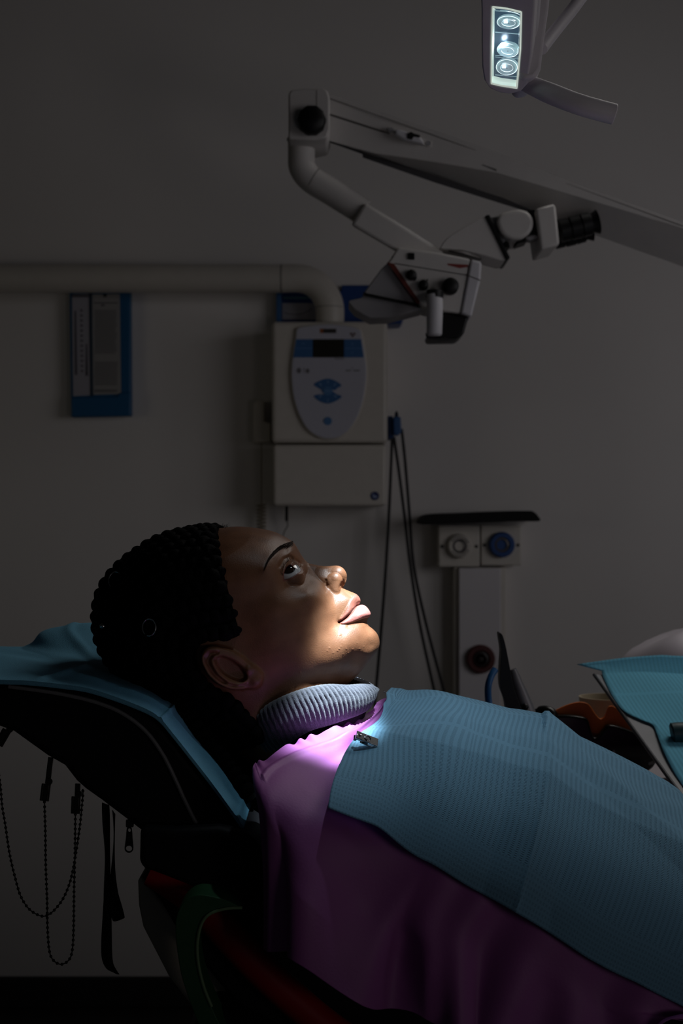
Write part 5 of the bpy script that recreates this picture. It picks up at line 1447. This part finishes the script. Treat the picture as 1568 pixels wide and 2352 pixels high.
for nm, x, y, r, h in (('zoom_knob', 944, 633, 12, 0.012), ('focus_knob', 972, 656, 11.5, 0.014), ('large_knob', 1033, 660, 19, 0.020)):
    k = r / FPX * DB
    kb = obj(nm, lathe(P(x, y, DB), (0, -1, 0), [(0, k), (h, k * 0.97), (h + 0.002, k * 0.85), (h + 0.002, 0.0004)], 24), M_BLK, ms, sharp=60)
    if nm == 'focus_knob': obj('knob_stem', tube([P(978, 646, DB - 0.006), P(982, 642, DB - 0.006)], 0.0014, 8), M_BLK, kb)
    if nm == 'zoom_knob': obj('knob_bracket', prism([(954, 626), (957, 628), (957, 640), (952, 645), (950, 643), (954, 638)], DB - 0.004, DB), M_BLK, kb, smooth=False)
obj('square_button', prism([(937, 580), (952, 581), (952, 596), (937, 595)], DB - 0.004, DB + 0.001), M_BLK, bd, bevel=0.001)
obj('screw', lathe(P(901, 590, DB), (0, -1, 0), [(0, 0.0012), (0.001, 0.001), (0.001, 0.0002)], 10), M_BLK, bd)
# lamp housing behind
obj('rear_housing', prism([(889, 604), (876, 616), (836, 671), (840, 676), (958, 699)], DB + 0.01, DM + 0.045), M_MG, ms, bevel=0.004, seg=3, label='grey sloping rear housing')
obj('rear_cover', prism([(800, 694), (802, 690), (828, 684), (838, 677), (960, 702), (970, 710), (895, 729), (851, 731), (815, 712)], DB + 0.015, DM + 0.04), M_MG, ms, bevel=0.004, seg=3)
obj('rear_gap', prism([(834, 671), (840, 673), (960, 698), (962, 704), (838, 678)], DB + 0.005, DM + 0.035), M_BLK, ms, smooth=False)
# handle and objective
obj('objective', prism([(1010, 712), (1076, 727), (1065, 767), (1052, 777), (984, 778), (981, 768), (1000, 740)], DB + 0.012, DM + 0.04), M_BLK, ms, bevel=0.005, seg=3, label='black objective block')
hc = obj('grip', tube([P(997, 676, DB - 0.035), P(998, 700, DB - 0.035), P(997, 767, DB - 0.04), P(997, 771, DB - 0.04)], [0.0130, 0.0134, 0.0126, 0.0105], 28), M_MS2, ms, sharp=60, label='pale cylindrical grip')
obj('grip_ring', tube([P(999, 668, DB - 0.034), P(998, 684, DB - 0.034)], [0.0141, 0.0141], 28), M_BLK, hc)
obj('grip_mount', cyl(P(998, 678, DB - 0.03), P(998, 678, DB + 0.01), 0.010, 16), M_BLK, hc)
obj('grip_trim', tube(smooth_path([P(979, 765, DB - 0.038), P(981, 774, DB - 0.038), P(996, 778, DB - 0.036), P(1030, 779, DB - 0.03)], 5), 0.0014, 8), M_BLK, hc)
# inclinable binocular tube
obj('swivel_ring', loft([[p + Vector((0, 0, dz)) for p in [P(1062 + 42 * math.cos(a), 584 + 10 * math.cos(a), DM) + Vector((0, 0.036 * math.sin(a), 0)) for a in [2 * math.pi * i / 36 for i in range(36)]]] for dz in (0.008, -0.006)]), M_MS, ms, bevel=0.002)
obj('swivel_gap', tube([P(1030, 577, DM - 0.037), P(1060, 583, DM - 0.0375), P(1104, 596, DM - 0.034)], 0.0012, 6), M_BLK, ms)
obj('prism_housing', prism(sm2([(1010, 570), (1018, 556), (1032, 542), (1060, 524), (1088, 508), (1112, 496)], 3, False) + [(1118, 495), (1163, 596), (1150, 598), (1110, 586), (1060, 574), (1020, 572)], DM - 0.042, DM + 0.042), M_MS, ms, bevel=0.010, seg=4, sharp=30)
obj('black_flange', prism([(1113, 495), (1124, 492), (1172, 592), (1163, 598)], DM - 0.046, DM + 0.046), M_BLK, ms, bevel=0.002)
obj('neck', prism([(1122, 500), (1150, 494), (1160, 556), (1148, 552)], DM - 0.03, DM + 0.03), M_MG, ms, bevel=0.003)
obj('tube_barrel', prism(sm2([(1148, 492), (1168, 484), (1190, 480), (1210, 485), (1223, 499), (1225, 516), (1218, 533), (1202, 545), (1180, 549), (1160, 543), (1147, 528), (1141, 508)], 4), DM - 0.050, DM + 0.050), M_MS, ms, bevel=0.006, seg=4)
obj('barrel_link', prism([(1212, 482), (1229, 480), (1240, 540), (1214, 536)], DM - 0.038, DM + 0.038), M_BLK, ms, bevel=0.002)
pieces('barrel_clamp', [prism([(1190, 546), (1208, 543), (1213, 552), (1186, 561)], DM - 0.03, DM + 0.02), prism([(1150, 550), (1168, 556), (1172, 568), (1160, 566)], DM - 0.02, DM + 0.02)], M_BLK, ms, bevel=0.002)
obj('clamp_lever', prism([(1206, 545), (1230, 538), (1238, 545), (1214, 553)], DM - 0.044, DM - 0.02), M_MG, ms, bevel=0.002)
obj('eyepiece_block', prism([(1229, 479), (1270, 468), (1276, 470), (1285, 562), (1242, 574)], DM - 0.055, DM + 0.055), M_MS, ms, bevel=0.006, seg=3)
ax = (P(1370, 517, DM) - P(1280, 539, DM)).normalized()
for dy in (-0.031, 0.031):
    c = P(1279, 539, DM) + Vector((0, dy, 0))
    k = 1 / FPX * DM
    obj('eyepiece', lathe(c, ax, [(0, 26 * k), (20 * k, 26 * k), (21 * k, 23 * k), (24 * k, 23 * k), (25 * k, 27 * k), (46 * k, 27 * k), (47 * k, 24 * k), (50 * k, 24 * k), (51 * k, 27 * k), (70 * k, 26 * k), (72 * k, 22 * k), (76 * k, 22 * k), (88 * k, 28 * k), (89 * k, 26 * k), (78 * k, 17 * k)], 26), M_BLK, ms, sharp=25, label='black rubber eyepiece')
# stand outside the frame, carrying the boom
obj('stand', join(box((1.00, 2.45, 1.62), (0.16, 0.14, 0.22)), cyl((1.00, 2.45, 0.05), (1.00, 2.45, 1.6), 0.035, 24), box((1.00, 2.45, 0.03), (0.5, 0.5, 0.06))), M_MS, ms, bevel=0.004)
# ================================================================ side counter and instruments at the right
ctr = thing('side_counter', 'white low counter beyond the patient at the right, carrying goggles and handpieces', 'counter', (0.63, 1.85, 0.0))
M_CT = mat('white_laminate', (196, 190, 196), 0.4)
obj('worktop', box((0.66, 1.87, 0.845), (1.04, 0.62, 0.03)), M_CT, ctr, bevel=0.004)
cab = obj('cabinet_body', box((0.66, 1.89, 0.44), (1.0, 0.54, 0.78)), M_CT, ctr, bevel=0.003)
for i in range(2): 
    dr = obj('cabinet_door', box((0.42 + 0.49 * i, 1.61, 0.45), (0.47, 0.018, 0.74)), M_CT, ctr, bevel=0.002)
    obj('handle', cyl((0.60 + 0.13 * i, 1.59, 0.70), (0.60 + 0.13 * i, 1.59, 0.58), 0.005, 10), M_CHROME, dr)
CT = 0.86

# instrument tray held over the patient
tr = thing('instrument_tray', 'grey instrument tray on a swing arm, reaching over the patient from the right', 'tray', (0.95, 1.62, 0.0))
M_TR = mat('tray_grey', (146, 146, 150), 0.45)
TY0, TY1 = 1.80, 1.50                       # far and near end of the tray's left edge
a0, a1 = P(1364, 1548, TY0), P(1572, 1836, TY1)
def tray_z(y): return a1.z + (a0.z - a1.z) * (y - TY1) / (TY0 - TY1)
TZ = a0.z
V = [a0, a1, Vector((0.95, a1.y, a1.z)), Vector((0.95, a0.y, a0.z))]
V = V + [v - Vector((0, 0, 0.006)) for v in V]
obj('tray_plate', (V, [[0, 1, 2, 3], [7, 6, 5, 4], [0, 4, 5, 1], [1, 5, 6, 2], [2, 6, 7, 3], [3, 7, 4, 0]]), M_TR, tr, bevel=0.002)
obj('tray_rim', tube([a0 + Vector((0, 0, -0.001)), a1 + Vector((0, 0, -0.001))], 0.0022, 12), mat('tray_rim_dark', (70, 70, 74), 0.4, metal=0.3), tr)
obj('swing_arm', tube(smooth_path([Vector((0.6, 1.65, tray_z(1.65) - 0.026)), Vector((0.8, 1.62, tray_z(1.62) - 0.03)), Vector((1.3, 1.62, tray_z(1.62) - 0.04))], 8), 0.018, 18), M_MS, tr)
obj('post', join(cyl((1.3, 1.62, 0.04), (1.3, 1.62, TZ), 0.03, 22), lathe((1.3, 1.62, 0.0), (0, 0, 1), [(0, 0.24), (0.03, 0.23), (0.05, 0.06)], 36)), M_MS, tr)

# blue paper on the tray with an upturned far edge
PT = mat('blue_tray_paper_tmp', (80, 150, 170))
lefts = [(1382, 1549, 1.690), (1392, 1572, 1.56), (1410, 1606, 1.44), (1432, 1636, 1.36), (1470, 1656, 1.315), (1498, 1668, 1.29), (1508, 1690, 1.24), (1522, 1728, 1.17), (1545, 1772, 1.09), (1575, 1815, 1.02)]
rowsP = []
nc_ = 120
lp = smooth_path([P(x, y, d) for x, y, d in lefts], 8)
s_along = 0
for i, p in enumerate(lp):
    # true position on the sloping tray plane for that pixel
    m = (a0.z - a1.z) / (TY0 - TY1); dz = (p.z - CAMZ) / p.y
    yy_ = (a1.z + 0.0012 - m * TY1 - CAMZ) / (dz - m)
    base = Vector((p.x / p.y * yy_, yy_, CAMZ + dz * yy_)); z = base.z
    r = []
    for j in range(nc_ + 1):
        t = j / nc_
        q = Vector((base.x + (0.95 - base.x) * t, base.y, z))
        q.z += 0.0016 * math.sin(q.x * 40 + q.y * 31) + 0.0035 * math.exp(-((q.x - 0.42 - (q.y - 1.3) * 0.2) / 0.02) ** 2) * 0.5 + 0.0015
        r.append(q)
    rowsP.append(r)
# upturned flap at the far edge
flap = []
for (h, yo, xo) in ((0.004, 0.004, 0.0), (0.016, 0.012, -0.022), (0.019, 0.013, -0.030)):
    r = []
    for j in range(nc_ + 1):
        t = j / nc_; b0 = rowsP[0][j]
        e = max(0, 1 - t * 8)
        q = Vector((b0.x + xo * e, b0.y + yo, b0.z + h * (1 - 0.25 * e) + 0.002 * math.sin(t * 9)))
        if h > 0.01: q.z += -0.004 * e + 0.003 * t
        r.append(q)
    flap.append(r)
allr = flap[::-1] + rowsP
pp_ = obj('tray_paper', ([p for r in allr for p in r], gridf(len(allr), nc_ + 1)), PT, None, solid=0.0005, sharp=20, offset=0)
tag(pp_, 'blue ribbed paper sheet covering the instrument tray, its far edge turned up', 'paper')
pp_.data.materials.clear(); pp_.data.materials.append(paper_mat('blue_tray_paper', (112, 190, 218), 99.0, pitch=0.0050, strength=0.6))
uvl = pp_.data.uv_layers.new(name='sheet')
vi = np.zeros(len(pp_.data.loops), dtype=np.int32); pp_.data.loops.foreach_get('vertex_index', vi)
uvw = np.array([[p.x + (p.y - 1.2) * 0.10, p.y] for r in allr for p in r])[vi]
uvl.data.foreach_set('uv', uvw.ravel())
hb = obj('tool_handle', tube(smooth_path([P(1541, 1684, 1.62), P(1547, 1683, 1.62), P(1562, 1682, 1.62), P(1620, 1681, 1.62), P(1720, 1680, 1.62)], 6), [0.004, 0.0080, 0.0100, 0.0108] + [0.0115] * 21, 20), mat('dark_green_rubber', (12, 56, 60), 0.5), None)
tag(hb, 'dark green rounded tool handle lying on the blue tray paper at the right edge', 'handle')

# white plastic bag further back
wb = obj('plastic_bag', loft([[Vector((0.52 + 0.125 * s * math.cos(a) * (1 + 0.06 * math.sin(3 * a + s * 5)), 2.03 + 0.09 * s * math.sin(a), z + 0.006 * math.sin(4 * a + z * 60))) for a in [2 * math.pi * i / 40 for i in range(40)]] for s, z in ((0.95, 0.867), (1.05, 0.91), (1.0, 0.96), (0.93, 0.99), (0.75, 1.012), (0.45, 1.026), (0.12, 1.030))]), mat('white_film', (206, 198, 206), 0.5, noise=0.06, nscale=25), None, subd=1)
tag(wb, 'crumpled white plastic bag behind the blue-covered tray at the right edge', 'bag')

# safety goggles
gd = 1.80
gg = thing('safety_goggles', 'orange-tinted safety goggles with lower lenses coloured black for the dark seen through them and a black temple arm', 'goggles', tuple(P(1400, 1785, gd)))
OR_ = bpy.data.materials.new('orange_tint'); OR_.use_nodes = True
b = OR_.node_tree.nodes['Principled BSDF']; b.inputs['Base Color'].default_value = (*lin((255, 128, 36)), 1); b.inputs['Roughness'].default_value = 0.5
b.inputs['Transmission Weight'].default_value = 0.0
def curved_prism(poly, d, th, cx, bow):
    n = len(poly)
    f = [P(x, y, d) for x, y in poly]
    for p, (x, y) in zip(f, poly): p.y += bow * ((x - cx) / 130.0) ** 2
    g = [p + Vector((0, th, 0)) for p in f]
    return f + g, [list(range(n)), list(range(n, 2 * n))[::-1]] + [[i, (i + 1) % n, n + (i + 1) % n, n + i] for i in range(n)]
org = [(1250, 1672), (1256, 1655), (1268, 1640), (1290, 1626), (1318, 1615), (1338, 1613), (1352, 1618), (1362, 1632), (1372, 1646), (1380, 1651), (1388, 1646), (1394, 1630), (1400, 1622), (1412, 1624), (1430, 1640), (1452, 1668), (1478, 1704), (1498, 1738), (1470, 1760), (1400, 1752), (1300, 1712), (1256, 1692)]
obj('upper_lens', curved_prism(sm2(org, 3), gd, 0.004, 1380, 0.010), OR_, gg, bevel=0.001, label='translucent orange upper lens')
blk = [(1263, 1690), (1266, 1660), (1275, 1648), (1300, 1644), (1335, 1647), (1350, 1654), (1356, 1672), (1362, 1692), (1371, 1694), (1382, 1684), (1394, 1668), (1412, 1667), (1445, 1678), (1470, 1690), (1490, 1715), (1510, 1742), (1508, 1760), (1492, 1774), (1468, 1779), (1440, 1774), (1400, 1758), (1340, 1728), (1290, 1706)]
fr = obj('frame', curved_prism(sm2(blk, 3), gd - 0.016, 0.014, 1380, 0.010), mat('black_gloss', (14, 13, 13), 0.3, spec=0.4), gg, bevel=0.003, seg=3, label='lower lens body, black in place of the dark seen through it')  # black colour stands for the dark seen through the lower lenses
obj('nose_pad', prism([(1356, 1690), (1360, 1684), (1378, 1686), (1384, 1680), (1376, 1694), (1364, 1694)], gd - 0.003, gd), mat('amber_pad', (170, 96, 44), 0.5), gg, smooth=False)
pieces('frame_mark', [prism([(1408, 1722), (1412, 1724), (1414, 1732), (1404, 1734), (1406, 1728)], gd - 0.0175, gd - 0.015), prism([(1488, 1752), (1500, 1748), (1502, 1754), (1490, 1758)], gd - 0.009, gd - 0.006)], mat('grey_mark', (130, 128, 126), 0.5), fr, smooth=False)
obj('temple_arm', tube(smooth_path([P(1192, 1652, gd + 0.03), P(1206, 1645, gd + 0.02), P(1226, 1639, gd + 0.01), P(1250, 1634, gd), P(1266, 1640, gd - 0.004), P(1262, 1652, gd - 0.004), P(1252, 1652, gd)], 5), [0.004] * 6 + [0.0055] * 7 + [0.0075] * 8 + [0.0085] * 10, 14), mat('black_gloss', (14, 13, 13), 0.3, spec=0.4), gg, label='black curved temple arm')
# cup and small dish behind the goggles
cupc = P(1392, 1600, 1.90); 
cu_ = obj('paper_cup', lathe((cupc.x, 1.90, CT), (0, 0, 1), [(0, 0.026), (0.02, 0.028), (cupc.z - CT - 0.004, 0.036), (cupc.z - CT, 0.0365), (cupc.z - CT, 0.034), (0.01, 0.024)], 36, cap=False), mat('beige_cup', (184, 168, 140), 0.7), None)
tag(cu_, 'plain beige paper cup standing behind the orange goggles', 'cup')
dz = thing('small_box', 'small white box with a red label at the right edge, below the goggles', 'box', tuple(P(1530, 1820, 1.66) * 1.0))
c = P(1530, 1800, 1.66); c.z = CT + 0.012
obj('box_body', box((c.x, c.y, CT + 0.0125), (0.05, 0.05, 0.024), Matrix.Rotation(0.5, 3, 'Z')), M_CT, dz, bevel=0.002)
obj('red_label', box((c.x + 0.020, c.y - 0.012, CT + 0.0135), (0.040, 0.05, 0.026), Matrix.Rotation(0.5, 3, 'Z')), mat('dull_red', (120, 44, 40), 0.6), dz, bevel=0.001)

# handpieces in a holder, blue hose
hd_ = 1.66
hp_ = thing('handpiece_stand', 'black pointed handpiece and grey syringe standing upright in front of the wall trunking', 'instrument', tuple(Vector((P(1195, 1650, hd_).x, hd_, CT))))
def pl3(pts, d, r): return tube(smooth_path([P(x, y, d) for x, y in pts], 8), r, 18)
obj('black_handpiece', prism(sm2([(1146, 1458), (1150, 1455), (1155, 1462), (1162, 1488), (1170, 1530), (1180, 1580), (1196, 1625), (1206, 1652), (1170, 1652), (1160, 1610), (1149, 1576), (1149, 1530), (1151, 1495)], 3), hd_ - 0.012, hd_ + 0.012), M_BLK, hp_, bevel=0.005, seg=3, sharp=30, label='black pointed handpiece')
sy = obj('grey_syringe', tube([P(1177, 1537, hd_ + 0.02), P(1184, 1560, hd_ + 0.02), P(1206, 1622, hd_ + 0.02), P(1216, 1652, hd_ + 0.02)], [0.0045, 0.0065, 0.0095, 0.0095], 18), mat('grey_metal', (120, 118, 120), 0.45, metal=0.4), hp_, label='grey metal syringe body')
obj('syringe_button', sphere(P(1206, 1624, hd_ + 0.008), 0.004, 12, 8), M_BLK, sy)
obj('holder', box((P(1195, 1650, hd_).x + 0.005, hd_ + 0.005, (CT + P(0, 1648, hd_).z) / 2), (0.05, 0.05, P(0, 1648, hd_).z - CT)), M_BLK, hp_, bevel=0.004)
bh = P(1130, 1560, 1.72)
hz = obj('hose', tube(smooth_path([P(1137, 1538, 1.74), P(1128, 1552, 1.735), P(1121, 1575, 1.73), P(1121, 1605, 1.73), P(1126, 1640, 1.73), P(1130, 1700, 1.74), Vector((0.19, 1.76, CT + 0.004)), Vector((0.24, 1.86, CT + 0.004))], 8), 0.0042, 14), mat('blue_hose', (16, 92, 150), 0.45), None)
tag(hz, 'thin bright blue hose rising in front of the wall trunking', 'hose')
